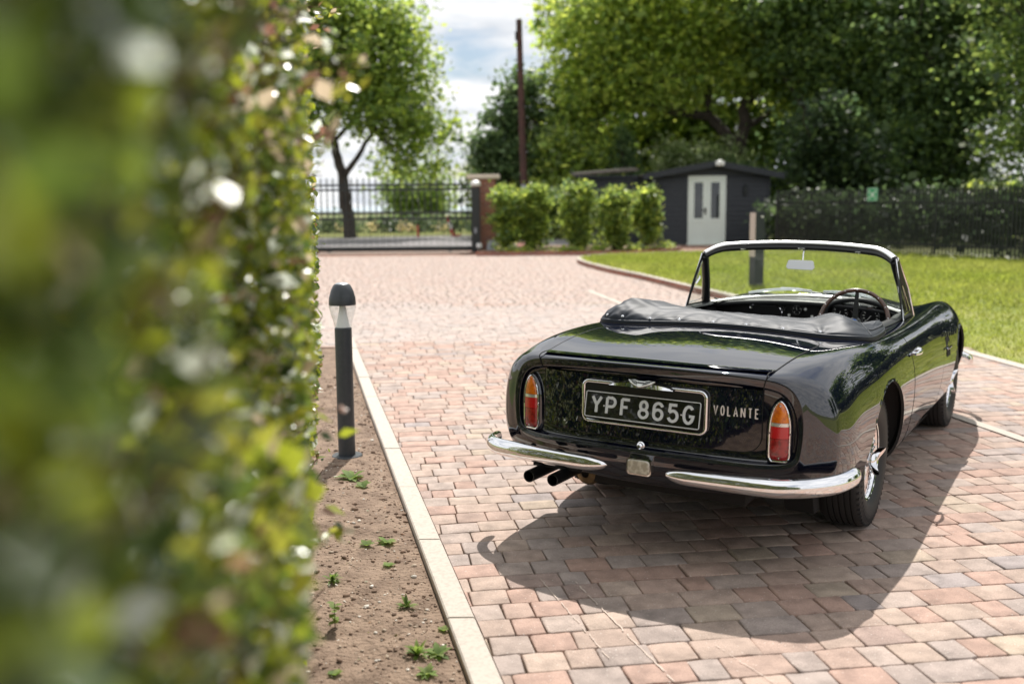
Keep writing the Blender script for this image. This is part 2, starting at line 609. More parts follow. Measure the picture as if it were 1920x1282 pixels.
def blocks():
    pal = np.array([(.46, .36, .30), (.50, .41, .34), (.47, .29, .23), (.44, .39, .36), (.36, .34, .335), (.50, .44, .33), (.42, .25, .19), (.48, .34, .28), (.27, .29, .33), (.30, .22, .20)])
    pw = np.array([.18, .13, .15, .16, .12, .035, .08, .085, .03, .03])
    VV, FF, CC = [], [], []
    F4, FN = [], []
    amin, amax, bmin, bmax = -8, 16, -9, 36
    row_h = .152
    b = bmin
    A0, A1, Bc, RH = [], [], [], []
    while b < bmax:
        a = amin + rng.uniform(0, .2)
        L = []
        lens = rng.choice([.118, .155, .190, .232], size=200, p=[.22, .28, .26, .24])
        ed = a + np.concatenate([[0], np.cumsum(lens)])
        ed = ed[ed < amax]
        A0.append(ed[:-1])
        A1.append(ed[1:])
        Bc.append(np.full(len(ed) - 1, b))
        b += row_h
    A0, A1, Bc = np.concatenate(A0), np.concatenate(A1), np.concatenate(Bc)
    ca, cb_ = (A0 + A1) / 2, Bc + row_h / 2
    X, Y = ca * e1[0] + cb_ * e2[0], ca * e1[1] + cb_ * e2[1]
    keep = poly_inside(PAVE, X, Y)
    for da, db in ((-1, -1), (1, -1), (1, 1), (-1, 1)):
        ha, hb = (A1 - A0) * .5 * da, row_h * .5 * db
        keep |= poly_inside(PAVE, X + ha * e1[0] + hb * e2[0], Y + ha * e1[1] + hb * e2[1])
    A0, A1, Bc, X, Y = A0[keep], A1[keep], Bc[keep], X[keep], Y[keep]
    n = len(X)
    g = .0024
    x0, x1, y0, y1 = A0 + g, A1 - g, Bc + g, Bc + row_h - g
    c = rng.uniform(.003, .012, (n, 4))       # corner cuts
    j = lambda s: rng.normal(0, s, n)
    # octagon outline (a,b)
    wd = x1 - x0
    q = lambda a_, b_: np.stack([a_, b_], -1)
    oct_ = np.stack([
        q(x0 + c[:, 0], y0 + j(.0025)), q(x0 + wd * .36 + j(.008), y0 + j(.0022)), q(x0 + wd * .67 + j(.008), y0 + j(.0022)), q(x1 - c[:, 1], y0 + j(.0025)),
        q(x1 + j(.0018), y0 + c[:, 1] * .7), q(x1 + j(.0018), y1 - c[:, 2] * .7),
        q(x1 - c[:, 2], y1 + j(.0025)), q(x0 + wd * .67 + j(.008), y1 + j(.0022)), q(x0 + wd * .36 + j(.008), y1 + j(.0022)), q(x0 + c[:, 3], y1 + j(.0025)),
        q(x0 + j(.0018), y1 - c[:, 3] * .7), q(x0 + j(.0018), y0 + c[:, 0] * .7)], 1)
    cen = np.stack([(x0 + x1) / 2, (y0 + y1) / 2], -1)[:, None, :]
    half = np.stack([(x1 - x0) / 2, (y1 - y0) / 2], -1)[:, None, :]
    tiltx, tilty = rng.normal(0, .006, n), rng.normal(0, .008, n)
    hz = rng.normal(0, .0012, n)
    rings_ = []
    for ins, dz in ((0, -.030), (0, -.0045), (.0022, -.0013), (.0055, 0)):
        s = 1 - ins / half
        p = cen + (oct_ - cen) * s
        zz = dz + hz[:, None] + (p[..., 0] - cen[..., 0]) * tiltx[:, None] + (p[..., 1] - cen[..., 1]) * tilty[:, None]
        wx = p[..., 0] * e1[0] + p[..., 1] * e2[0]
        wy = p[..., 0] * e1[1] + p[..., 1] * e2[1]
        wx = np.where(wy < 11.2, np.maximum(wx, kerb_x(wy, 'R') + .003 - min(dz, 0) * .0), wx)
        rings_.append(np.stack([wx, wy, zz + gz(wy)], -1))
    P = np.stack(rings_, 1)      # n,4,8,3
    near = (Y < 15) & (Y > -1)
    out = []
    ci = rng.choice(len(pal), size=n, p=pw)
    C = pal[ci] * rng.uniform(.86, 1.12, (n, 1)) * np.array([1, .985, .97])
    mean = np.array([.425, .318, .265])
    C = mean + (C * np.array([.94, .90, .88]) - mean) * .48
    # a worn paler, greyer band and a pinker far area
    nz = .6 * np.sin(X * 1.3 + Y * .7) + .4 * np.sin(X * 3.1)
    band = ((Y > 11.4 + nz * .3) & (Y < 15.6 + nz * .5))
    C[band] = C[band] * .45 + np.array([.45, .395, .365]) * .55
    far = Y > 15.6
    C[far] = C[far] * .45 + np.array([.46, .365, .32]) * .55
    # pale parking bay lines
    la = X * e1[0] + Y * e1[1]
    brown = Y > 28.6
    C[brown] = np.array([.30, .17, .12]) * rng.uniform(.8, 1.2, (brown.sum(), 1))
    idx = np.where(near)[0]
    Vn = P[idx].reshape(-1, 3)
    m_ = len(idx)
    base = np.arange(m_)[:, None] * 48
    q = []
    for r_ in range(3):
        for k in range(12):
            k2 = (k + 1) % 12
            q.append([r_ * 12 + k, r_ * 12 + k2, (r_ + 1) * 12 + k2, (r_ + 1) * 12 + k])
    # top octagon as three quads
    for a_ in ([0, 1, 8, 9], [1, 2, 7, 8], [2, 3, 6, 7], [3, 4, 5, 6], [11, 0, 9, 10]):
        q.append([36 + z_ for z_ in a_])
    q = np.array(q)
    Fn = (base[:, :, None] + q[None]).reshape(-1, 4)
    Cn = np.repeat(C[idx], len(q), 0)
    idf = np.where(~near)[0]
    Q = P[idf][:, [1, 3]][:, :, [0, 3, 6, 9]]
    Vf = Q.reshape(-1, 3)
    qf = np.array([[0, 1, 5, 4], [1, 2, 6, 5], [2, 3, 7, 6], [3, 0, 4, 7], [4, 5, 6, 7]])
    Ff = (np.arange(len(idf))[:, None, None] * 8 + qf[None]).reshape(-1, 4)
    Cf = np.repeat(C[idf], 5, 0)
    V_ = np.concatenate([Vn, Vf])
    F_ = np.concatenate([Fn, Ff + len(Vn)])
    o = np_mesh('block_paving', V_, F_, M['paver'], colors=np.concatenate([Cn, Cf]))
    me = o.data
    me.polygons.foreach_set('use_smooth', np.ones(len(me.polygons), bool))
    try:
        me.set_sharp_from_angle(angle=R(60))
    except Exception:
        pass
    tag(o, kind='structure')


blocks()
# scrape marks on the paving: thin chalky trails
def scrape(a, b, wd):
    pts = []
    a, b = Vector((*a, 0)), Vector((*b, 0))
    n = 40
    d = (b - a)
    s = Vector((-d.y, d.x, 0)).normalized()
    v, f = [], []
    for k in range(n + 1):
        p = a + d * (k / n)
        wv = wd * (.7 + rng.random())
        p = p + s * rng.normal(0, .002)
        v += [(p.x + s.x * wv, p.y + s.y * wv, .0045), (p.x - s.x * wv, p.y - s.y * wv, .0045)]
    f = [(2 * k, 2 * k + 1, 2 * k + 3, 2 * k + 2) for k in range(n) if rng.random() > .25]
    return v, f


mats_ = mat('scrape_chalk', (.55, .45, .38), .9)
SV, SF = [], []
for a, b, wd in (((.55, 3.05), (.25, 4.05), .0022), ((.33, 3.3), (.10, 4.1), .0014), ((.95, 2.9), (.72, 3.4), .001)):
    vv, ff = scrape(a, b, wd)
    k = len(SV)
    SV += vv
    SF += [tuple(i + k for i in q) for q in ff]
tag(np_mesh('paving_scratches', SV, SF, mats_), kind='structure')

# kerb: stones laid end to end
mb = MB()
y = -5.5
k = 0
while y < 11.0:
    L = .915
    for (ya, yb) in ((y + .003, y + L - .003),):
        xa, xb = kerb_x(ya, 'L') + .002, kerb_x(yb, 'L') + .002
        wv = .106
        z0, z1 = -.06, .010 + rng.uniform(-.002, .002)
        ch = .006
        ring0 = [(xa, ya), (xa + wv, ya), (xb + wv, yb), (xb, yb)]
        cx0, cy0 = (xa + xb + wv) / 2, (ya + yb) / 2
        ring1 = [(px + (ch if px < cx0 + (py - cy0) * -.214 else -ch), py + (ch if py < cy0 else -ch) * .5) for px, py in ring0]
        g0 = lambda yy: float(gz(yy))
        vs = [(px, py, z0 + g0(py)) for px, py in ring0] + [(px, py, z1 - ch + g0(py)) for px, py in ring0] + [(px, py, z1 + g0(py)) for px, py in ring1]
        mb.add(vs, [(0, 1, 5, 4), (1, 2, 6, 5), (2, 3, 7, 6), (3, 0, 4, 7), (4, 5, 9, 8), (5, 6, 10, 9), (6, 7, 11, 10), (7, 4, 8, 11), (8, 9, 10, 11)])
    y += L
tag(mb.build('kerb', M['kerb'], None, False), kind='structure')

# soil bed: bumpy sheet between the hedge and the kerb
from mathutils import noise as mn
SYS = np.arange(-4, 11.6, .035)
us = np.linspace(0, 1, 56)
v = []
for yy in SYS:
    xr = kerb_x(yy, 'L') - .001
    xl = xr - 2.1
    for u_ in us:
        x = xl + (xr - xl) * (1 - (1 - u_)**1.8)
        h_ = mn.noise(Vector((x * 2.3, yy * 2.3, 0))) * .022 + mn.noise(Vector((x * 9, yy * 9, 3))) * .010 + mn.noise(Vector((x * 26, yy * 26, 6))) * .006 + abs(mn.noise(Vector((x * 60, yy * 60, 9)))) * .004
        edge_ = min(1, (xr - x) / .12)
        v.append((x, yy, float(gz(yy)) - .018 - .010 * (1 - edge_) + h_ * edge_))
n = len(us)
f = [(i * n + j, i * n + j + 1, (i + 1) * n + j + 1, (i + 1) * n + j) for i in range(len(SYS) - 1) for j in range(n - 1)]
SOILV = np.array(v).reshape(len(SYS), n, 3)
so = np_mesh('soil_bed', v, f, M['soil'], smooth=True)
tag(so, kind='structure')


def soil_z(x, y):
    i = int(np.clip((y + 4) / .035, 0, len(SYS) - 1))
    row = SOILV[i]
    return float(np.interp(x, row[:, 0], row[:, 2]))


# pebbles and clods on the soil
pv, pf, pcol = [], [], []
ico = bmesh.new()
bmesh.ops.create_icosphere(ico, subdivisions=1, radius=1)
iv = np.array([q.co[:] for q in ico.verts])
if_ = np.array([[q.index for q in fc.verts] for fc in ico.faces])
ico.free()
npb = 9000
for k in range(npb):
    yy = 2.4 + 7 * rng.random()**1.4
    xr = kerb_x(yy, 'L')
    x = xr - .01 - .95 * rng.random()**1.2
    s = float(np.exp(rng.normal(math.log(.0036), .6)))
    big = rng.random() < .008
    if big:
        s = rng.uniform(.012, .02)
    r_ = iv * (1 + rng.normal(0, .16, (len(iv), 1))) * np.array([1, rng.uniform(.6, 1), rng.uniform(.4, .7)]) * s
    a = rng.uniform(0, 6.28)
    ca, sa = math.cos(a), math.sin(a)
    r_ = np.column_stack([r_[:, 0] * ca - r_[:, 1] * sa, r_[:, 0] * sa + r_[:, 1] * ca, r_[:, 2]])
    pv.append(r_ + np.array([x, yy, soil_z(x, yy) + s * .2]))
    pf.append(if_ + k * len(iv))
    t = rng.random()
    c_col = (.22, .145, .10) if t < .72 else ((.42, .33, .25) if t < .93 else (.66, .60, .52))
    pcol.append(np.tile(np.array(c_col) * rng.uniform(.7, 1.2), (len(if_), 1)))
tag(np_mesh('pebbles', np.concatenate(pv), np.concatenate(pf), M['stone'], colors=np.concatenate(pcol), smooth=True), kind='stuff', label='small stones and clods scattered over the brown soil bed', cat='pebbles')

# lawn, raised behind a brick-faced kerb with a pale top
def kz(Y):
    t = np.clip((np.asarray(Y, float) - 10.8) / 6.5, 0, 1)
    return .012 + .093 * t * t * (3 - 2 * t)


lw = sheet('lawn', LAWN, 0, M['lawn'])
for v_ in lw.data.vertices:
    v_.co.z += float(kz(v_.co.y)) - .028
for (pa, pb_, wd) in (((2.9, 10.0), (4.35, 0.2), .045), ((1.36, 17.6), (2.1, 12.6), .05)):
    pa, pb_ = np.array(pa), np.array(pb_)
    d_ = (pb_ - pa) / np.linalg.norm(pb_ - pa)
    s_n = np.array([-d_[1], d_[0]]) * wd
    bv = []
    for t in np.linspace(0, 1, 80):
        c0 = pa + (pb_ - pa) * t
        jj = rng.normal(0, .003, 2)
        for q in (c0 - s_n * (1 + jj[0] * 8), c0 + s_n * (1 + jj[1] * 8)):
            bv.append((q[0], q[1], float(gz(q[1])) + .0065))
    tag(np_mesh('bay_line', bv, [(2 * k, 2 * k + 1, 2 * k + 3, 2 * k + 2) for k in range(79)], M['kerb']), kind='structure')
LN = np.array(LAWN_NEAR)
dl = np.concatenate([[0], np.cumsum(np.hypot(*np.diff(LN, axis=0).T))])
lq = np.linspace(0, dl[-1], 240)
LK = nat_spline_ = None


def smooth_path(P, q, d):
    return np.column_stack([np.interp(q, d, P[:, 0]), np.interp(q, d, P[:, 1])])


LK = smooth_path(LN, lq, dl)
for _ in range(6):
    LK[1:-1] = (LK[:-2] + 2 * LK[1:-1] + LK[2:]) / 4
tn = np.gradient(LK, axis=0)
tn /= np.linalg.norm(tn, axis=1)[:, None]
nr = np.column_stack([tn[:, 1], -tn[:, 0]])      # towards the lawn (right of travel)


def kerb_strip(name, o0, o1, z0, z1, m):
    a, b = LK + nr * o0, LK + nr * o1
    v = []
    for i in range(len(LK)):
        for (p, z) in ((a[i], z0), (a[i], z1), (b[i], z1), (b[i], z0)):
            v.append((p[0], p[1], float(gz(p[1])) + (z if z < 0 else float(kz(p[1])) + z - .105)))
    f = [(4 * i + k, 4 * i + (k + 1) % 4, 4 * i + 4 + (k + 1) % 4, 4 * i + 4 + k) for i in range(len(LK) - 1) for k in range(4)]
    tag(MB().add(v, f).build(name, m, None, False), kind='structure')


kerb_strip('lawn_kerb_face', -.06, .05, -.04, .085, M['brick'])
kerb_strip('lawn_kerb_top', -.068, .07, .089, .105, M['kerb'])

# grass blades on the lawn
ng = 210000
gx = rng.uniform(1.6, 16, ng)
gy = 4 + 24.6 * rng.random(ng)**1.25
dens = poly_inside(LAWN, gx, gy)
gx, gy = gx[dens], gy[dens]
m_ = len(gx)
ga = rng.uniform(0, 6.28, m_)
gh = rng.uniform(.022, .055, m_) * (1 + .5 * (gy > 14))
gw = .0035 + .0006 * gy
lean = rng.normal(0, .5, (m_, 2)) * gh[:, None]
z0 = gz(gy) + kz(gy) - .032
p0 = np.column_stack([gx - np.cos(ga) * gw, gy - np.sin(ga) * gw, z0])
p1 = np.column_stack([gx + np.cos(ga) * gw, gy + np.sin(ga) * gw, z0])
p2 = np.column_stack([gx + lean[:, 0], gy + lean[:, 1], z0 + gh])
V_ = np.stack([p0, p1, p2], 1).reshape(-1, 3)
F_ = np.arange(3 * m_).reshape(-1, 3)
pt = .5 + .5 * np.sin(gx * 1.1 + 1.7 * np.sin(gy * .45)) * np.sin(gy * .9 + gx * .4)
cg = np.array([.185, .235, .035])[None] * (1 - .45 * pt[:, None]) + np.array([.29, .30, .085])[None] * (.45 * pt[:, None])
cg = cg * rng.uniform(.6, 1.35, (m_, 1))
tag(np_mesh('lawn_grass', V_, F_, M['grass'], colors=cg), kind='stuff', label='short sunlit mown grass covering the lawn', cat='grass')
# brick edging and planting bed in front of the shrubs
BE = [(-1.0, 28.4), (3.3, 28.32), (4.1, 28.9), (4.9, 29.8), (5.25, 30.9)]
v = []
P_ = np.array(BE)
d_ = np.concatenate([[0], np.cumsum(np.hypot(*np.diff(P_, axis=0).T))])
q_ = np.linspace(0, d_[-1], 60)
PP = smooth_path(P_, q_, d_)
for p in PP:
    g0 = float(gz(p[1]))
    v += [(p[0], p[1], g0 - .03), (p[0], p[1], g0 + .11), (p[0] - .01, p[1] + .12, g0 + .11), (p[0] - .01, p[1] + .12, g0 - .03)]
f = [(4 * i + k, 4 * i + (k + 1) % 4, 4 * i + 4 + (k + 1) % 4, 4 * i + 4 + k) for i in range(59) for k in range(4)]
tag(MB().add(v, f).build('brick_edging', M['brick'], None, False), kind='structure')
sheet('planting_bed', [(-1.0, 28.5), (3.25, 28.45), (4.05, 29.05), (4.8, 30), (5.15, 31), (5.0, 33), (-1.0, 33)], .07, M['soil'])
# road beyond the gate, verge, hills
sheet('road', [(-30, 31.4), (3, 31.9), (3, 40), (14, 47), (14, 49), (0, 47.5), (-12, 43.0), (-30, 40)], .004, M['tar'])
sheet('verge', [(-60, 41), (-30, 40.05), (-12, 43.05), (0, 47.55), (14, 49.05), (30, 51), (30, 75), (-60, 75)], .03, M['lawn'])
hv, hf = [], []
nh = 80
for k in range(nh):
    x = -1400 + 2800 * k / (nh - 1)
    h_ = 5 + 4 * mn.noise(Vector((x * .003, 0, 4))) + 5 * mn.noise(Vector((x * .011, 2, 4)))
    hv += [(x, 900, -3), (x, 1050, h_), (x, 1300, h_ * .8)]
hf = [(3 * i + k, 3 * i + k + 1, 3 * i + 4 + k, 3 * i + 3 + k) for i in range(nh - 1) for k in range(2)]
tag(np_mesh('hills', hv, hf, M['hill'], smooth=True), kind='structure')

# ================================================================== CAR
CX, CY, YAW, CROLL = 1.092, 5.15, R(31.3), R(.8)
car = empty('convertible_car', (CX, CY, .686 * CROLL), (CROLL, 0, R(90) - YAW))
tag(car, 'dark navy classic convertible with wire wheels and folded hood, parked on the block paving', 'car')

# ---- body surface: B-spline sections through interpolated control points
#   x : zc, P2z, crest(y,z), shoulder(y,z), widest(y,z), lower(y,z), bottom(y,z)
ST = [
    (-.93, .886, .879, .660, .884, .785, .800, .812, .600, .800, .440, .715, .330),
    (-.75, .906, .897, .692, .905, .790, .812, .832, .620, .825, .425, .735, .300),
    (-.50, .925, .911, .715, .924, .800, .825, .840, .640, .832, .400, .730, .250),
    (-.15, .938, .915, .735, .930, .820, .830, .855, .640, .845, .380, .745, .200),
    (.30, .937, .905, .745, .918, .825, .815, .860, .630, .840, .360, .750, .175),
    (.90, .930, .890, .745, .900, .815, .795, .852, .610, .828, .350, .745, .160),
    (1.40, .935, .890, .740, .895, .810, .785, .848, .600, .820, .345, .740, .155),
    (1.80, .955, .880, .715, .905, .805, .785, .850, .600, .822, .345, .740, .155),
    (2.25, .950, .850, .680, .925, .800, .795, .858, .605, .830, .350, .735, .165),
    (2.70, .920, .810, .665, .920, .795, .790, .850, .600, .825, .370, .725, .190),
    (3.05, .870, .770, .640, .875, .755, .755, .805, .580, .780, .400, .690, .220),
    (3.30, .770, .720, .580, .780, .680, .690, .725, .550, .700, .430, .610, .270),
    (3.44, .640, .620, .450, .640, .540, .600, .580, .520, .560, .450, .480, .360),
]
ST = np.array(ST)


def nat_spline(x, Y, q):
    n = len(x)
    h = np.diff(x)
    A = np.zeros((n, n))
    B = np.zeros((n, Y.shape[1]))
    A[0, 0] = A[-1, -1] = 1
    for i in range(1, n - 1):
        A[i, i - 1], A[i, i], A[i, i + 1] = h[i - 1], 2 * (h[i - 1] + h[i]), h[i]
        B[i] = 6 * ((Y[i + 1] - Y[i]) / h[i] - (Y[i] - Y[i - 1]) / h[i - 1])
    Mx = np.linalg.solve(A, B)
    q = np.atleast_1d(q)
    i = np.clip(np.searchsorted(x, q) - 1, 0, n - 2)
    a = (x[i + 1] - q)[:, None]
    b = (q - x[i])[:, None]
    hh = h[i][:, None]
    return (Mx[i] * a**3 + Mx[i + 1] * b**3) / (6 * hh) + (Y[i] / hh - Mx[i] * hh / 6) * a + (Y[i + 1] / hh - Mx[i + 1] * hh / 6) * b


def bspl(P, t):
    """uniform cubic B-spline through control points P (n,...) ; t in [0,n-1] after mirrored ends"""
    n = len(P)
    i = np.clip(np.floor(t).astype(int), 0, n - 2)
    f = t - i
    get = lambda k: P[np.clip(k, 0, n - 1)]
    pm = np.where((i - 1 < 0)[:, None], P[1] * np.array([-1, 1]), get(i - 1))
    pp = np.where((i + 2 > n - 1)[:, None], P[n - 2] * np.array([-1, 1]), get(i + 2))
    f = f[:, None]
    return ((1 - f)**3 * pm + (3 * f**3 - 6 * f**2 + 4) * get(i) + (-3 * f**3 + 3 * f**2 + 3 * f + 1) * get(i + 1) + f**3 * pp) / 6


def ctrl(row):
    zc, z2, yc, zcr, ys, zs, ym, zm, yl, zl, yb, zb = row
    return np.array([(0, zc), (.42 * yc, zc - .002 + .25 * (z2 - zc)), (.80 * yc, z2), (yc, zcr), (ys, zs), (ym, zm), (yl, zl), (yb, zb), (0, zb - .02)])


VT = np.concatenate([np.linspace(0, 2, 18, endpoint=False), np.linspace(2, 7, 76, endpoint=False), np.linspace(7, 8, 5)])
XS = np.arange(-.93, 3.4401, .02)
XS[-1] = 3.44
CT = nat_spline(ST[:, 0], ST[:, 1:], XS)
SEC = np.array([bspl(ctrl(r), VT) for r in CT])      # (nx, nv, 2)


def bow(x, y):
    k = np.clip((-.35 - x) / .58, 0, 1)
    return .075 * k * k * np.minimum(np.abs(y) / .72, 1.1)**2


NTOP = int(np.argmin(np.abs(VT - 4.2)))
N5 = int(np.argmin(np.abs(VT - 3.0)))
N7 = int(np.argmin(np.abs(VT - 7.0)))


def _sec(x):
    f = (x - XS[0]) / .02
    i = int(np.clip(math.floor(f), 0, len(XS) - 2))
    f = min(max(f - i, 0), 1)
    return SEC[i] * (1 - f) + SEC[i + 1] * f


def top_z(x, y):
    xn = x
    for _ in range(3):
        xn = x - float(bow(xn, y))
    s_ = _sec(xn)[:NTOP]
    return float(np.interp(abs(y), s_[:, 0], s_[:, 1]))


def side_y(x, z):
    y = .8
    for _ in range(3):
        s_ = _sec(x - float(bow(x, y)))[N5:N7 + 1]
        y = float(np.interp(-z, -s_[:, 1], s_[:, 0]))
    return y


HUBX, HUBZ, ARCH = (0.0, 2.584), .33, .395
X2 = np.repeat(XS[:, None], len(VT), 1)
Yg, Zg = SEC[..., 0].copy(), SEC[..., 1].copy()
Xg = X2 + bow(X2, Yg)
kill = np.zeros(Xg.shape, bool)
for hx in HUBX:
    d = np.hypot(Xg - hx, Zg - HUBZ)
    reg = (VT > 3.2)[None, :] & (Yg > .45)
    sn = reg & (np.abs(d - ARCH) < .0135)
    Xg = np.where(sn, hx + (Xg - hx) * ARCH / np.maximum(d, 1e-6), Xg)
    Zg = np.where(sn, HUBZ + (Zg - HUBZ) * ARCH / np.maximum(d, 1e-6), Zg)
    kill |= reg & (d < ARCH - .0135)
# cockpit opening
cock = (Xg > .14) & (Xg < 1.55) & (Yg < .60) & (VT < 3)[None, :]
kill_c = cock
nx, nv = Xg.shape
V = []
for sgn in (1, -1):
    V.append(np.stack([Xg, sgn * Yg, Zg], -1).reshape(-1, 3))
V = np.concatenate(V)
F = []
kk = kill | kill_c
for i in range(nx - 1):
    for j in range(nv - 1):
        if kk[i, j] or kk[i + 1, j] or kk[i, j + 1] or kk[i + 1, j + 1]:
            continue
        a, b, c, d = i * nv + j, (i + 1) * nv + j, (i + 1) * nv + j + 1, i * nv + j + 1
        F.append((a, b, c, d))
        F.append(tuple(q + nx * nv for q in (d, c, b, a)))
# nose cap
off = len(V)
ring = np.stack([Xg[-1], Yg[-1], Zg[-1]], -1)
nose = []
for k, (sc_, dx) in enumerate([(.85, .03), (.55, .055), (.2, .07)]):
    r_ = ring.copy()
    r_[:, 0] += dx
    r_[:, 1] *= sc_
    r_[:, 2] = .5 + (r_[:, 2] - .5) * sc_
    nose.append(r_)
base_idx = {1: [(nx - 1) * nv + j for j in range(nv)], -1: [nx * nv + (nx - 1) * nv + j for j in range(nv)]}
Vx = []
for sgn in (1, -1):
    prev = base_idx[sgn]
    for r_ in nose:
        cur = [off + len(Vx) + j for j in range(nv)]
        Vx += [(p[0], sgn * p[1], p[2]) for p in r_]
        for j in range(nv - 1):
            q = (prev[j], cur[j], cur[j + 1], prev[j + 1])
            F.append(q if sgn == 1 else q[::-1])
        prev = cur
# tail: outer loop -> rim outline -> step -> panel
RIM2 = np.array([(0, .838), (.30, .834), (.50, .826), (.622, .805), (.664, .690), (.660, .560), (.645, .500), (.45, .498), (0, .507)])
RIM = np.array([(0, .877), (.30, .873), (.50, .863), (.645, .846), (.694, .710), (.682, .560), (.668, .478), (.46, .478), (0, .486)])
rim = bspl(RIM, VT)
outer = np.stack([Xg[0], Yg[0], Zg[0]], -1)


def rimx(y, base=-1.045):
    return base + .085 * np.minimum(np.abs(y) / .70, 1.15)**2


rings = []
for t in np.linspace(0, 1, 9)[1:]:
    a = math.pi / 2 * t
    yz = outer[:, 1:] + (rim - outer[:, 1:]) * (1 - math.cos(a))
    # keep the lower valance fuller
    xr = rimx(yz[:, 0])
    xx = outer[:, 0] + (xr - outer[:, 0]) * math.sin(a)
    slope = (outer[:, 1:] - np.stack([Yg[2], Zg[2]], -1)) / .04
    yz = yz + slope * ((outer[:, 0] - xx) * (1 - t)**1.6)[:, None]
    yz[0, 0] = yz[-1, 0] = 0
    rings.append(np.column_stack([xx, yz]))
cen = np.array([0, .68])


def inset(loop, dy, xb):
    yz = loop.copy()
    g = np.gradient(yz, axis=0)
    n = np.column_stack([-g[:, 1], g[:, 0]])
    n /= np.maximum(np.linalg.norm(n, axis=1), 1e-6)[:, None]
    s = np.sign(((cen - yz) * n).sum(1))
    yz = yz + n * (s * dy)[:, None]
    yz[0, 0] = yz[-1, 0] = 0
    yz[:, 0] = np.maximum(yz[:, 0], 0)
    return np.column_stack([rimx(yz[:, 0], xb), yz])


rim2 = bspl(RIM2, VT)
for mixk, xk in ((.03, -1.0458), (.06, -1.0462), (.12, -1.0465), (.25, -1.0458), (.5, -1.044), (.75, -1.0415), (.90, -1.0400), (.96, -1.0392)):
    mm = rim * (1 - mixk) + rim2 * mixk
    rings.append(np.column_stack([rimx(mm[:, 0], xk), mm]))
rings.append(np.column_stack([rimx(rim2[:, 0], -1.036), rim2]))
rings.append(inset(rim2, .003, -1.024))
rings.append(inset(rim2, .006, -1.016))
rings.append(inset(rim2, .016, -1.013))
pan = rings[-1][:, 1:]
for s in (.8, .6, .4, .2, .02):
    yz = cen + (pan - cen) * s
    rings.append(np.column_stack([rimx(yz[:, 0], -1.013), yz]))
for sgn in (1, -1):
    prev = [(0 if sgn == 1 else nx * nv) + j for j in range(nv)]
    for r_ in rings:
        cur = [off + len(Vx) + j for j in range(nv)]
        Vx += [(p[0], sgn * p[1], p[2]) for p in r_]
        for j in range(nv - 1):
            q = (prev[j], prev[j + 1], cur[j + 1], cur[j])
            F.append(q if sgn == 1 else q[::-1])
        prev = cur
V = np.concatenate([V, np.array(Vx)])
me = bpy.data.meshes.new('body')
me.from_pydata(V.tolist(), [], F)
bm = bmesh.new()
bm.from_mesh(me)
bmesh.ops.remove_doubles(bm, verts=bm.verts, dist=.0004)
loose = [v for v in bm.verts if not v.link_faces]
bmesh.ops.delete(bm, geom=loose, context='VERTS')
bmesh.ops.recalc_face_normals(bm, faces=bm.faces)
bm.to_mesh(me)
bm.free()
body = link(me, 'body', M['paint'], car, True)


def Pt(x, y, z):
    return Vector((x, y, z))


def deck(x, y, o=0.):
    return Pt(x, y, top_z(x, y) + o)


def flank(x, z, sgn, o=0.):
    return Pt(x, sgn * (side_y(x, z) + o), z)


def grid_mesh(fn, nu, nv_, flip=False):
    mb = MB()
    v = [fn(i / (nu - 1), j / (nv_ - 1)) for i in range(nu) for j in range(nv_)]
    f = [(i * nv_ + j, (i + 1) * nv_ + j, (i + 1) * nv_ + j + 1, i * nv_ + j + 1) for i in range(nu - 1) for j in range(nv_ - 1)]
    return mb.add(v, f)


# ---- wheel arch liners and edges
for hx in HUBX:
    for sgn in (1, -1):
        mb = MB()
        th = np.linspace(R(-28), R(208), 60)
        v = []
        for a in th:
            x, z = hx + ARCH * math.cos(a), HUBZ + ARCH * math.sin(a)
            y = side_y(x, max(z, .2)) - .001
            v += [Pt(x, sgn * y, z), Pt(hx + (ARCH - .004) * math.cos(a), sgn * (y - .012), HUBZ + (ARCH - .004) * math.sin(a)),
                  Pt(hx + (ARCH + .03) * math.cos(a), sgn * (y - .03), HUBZ + (ARCH + .03) * math.sin(a)), Pt(hx + (ARCH + .03) * math.cos(a), sgn * .46, HUBZ + (ARCH + .03) * math.sin(a))]
        f = []
        for i in range(len(th) - 1):
            for k in range(3):
                f.append((4 * i + k, 4 * i + k + 1, 4 * i + 5 + k, 4 * i + 4 + k))
        mb.add(v, f)
        c = len(mb.v)
        inner = [Pt(hx + (ARCH + .03) * math.cos(a), sgn * .46, HUBZ + (ARCH + .03) * math.sin(a)) for a in th]
        mb.add(inner, [tuple(range(len(inner)))])
        mb.build('wheel_arch_liner', M['under'], car, True)
# underside
mb = MB()
mb.box((.46, -.70, .15), (2.15, .70, .22), bev=.01)
mb.box((-.85, -.42, .26), (.5, .42, .42), bev=.02)
mb.box((2.1, -.42, .2), (3.3, .42, .4), bev=.02)
mb.tube([(0, -.6, .33), (0, .6, .33)], .045, 12)
mb.lathe([(.01, -.13), (.11, -.1), (.13, 0), (.11, .1), (.01, .13)], 20, Matrix.Translation((0, 0, .33)), 'X')
mb.build('underbody', M['under'], car)

# ---- panel gaps
def strip_gap(pts, r=.0022, name='panel_gap', m=None):
    return MB().tube(pts, r, 6).build(name, m or M['gap'], car)


# boot lid -----------------------------------------------------------
def lidw(x):
    t = (x + .98) / .56
    if x < -.40:
        return .535 + .035 * max(t, 0)
    u = (x + .40) / .28
    return .33 + .24 * math.sqrt(max(0, 1 - min(u, 1)**2.6))


def lid_pt(a, b):
    x = -.985 + a * .865
    y = (2 * b - 1) * lidw(x)
    x2 = x + float(bow(-.93, y)) * (1 - a) * .8 - .0 * a
    return deck(x2, y, .0022)


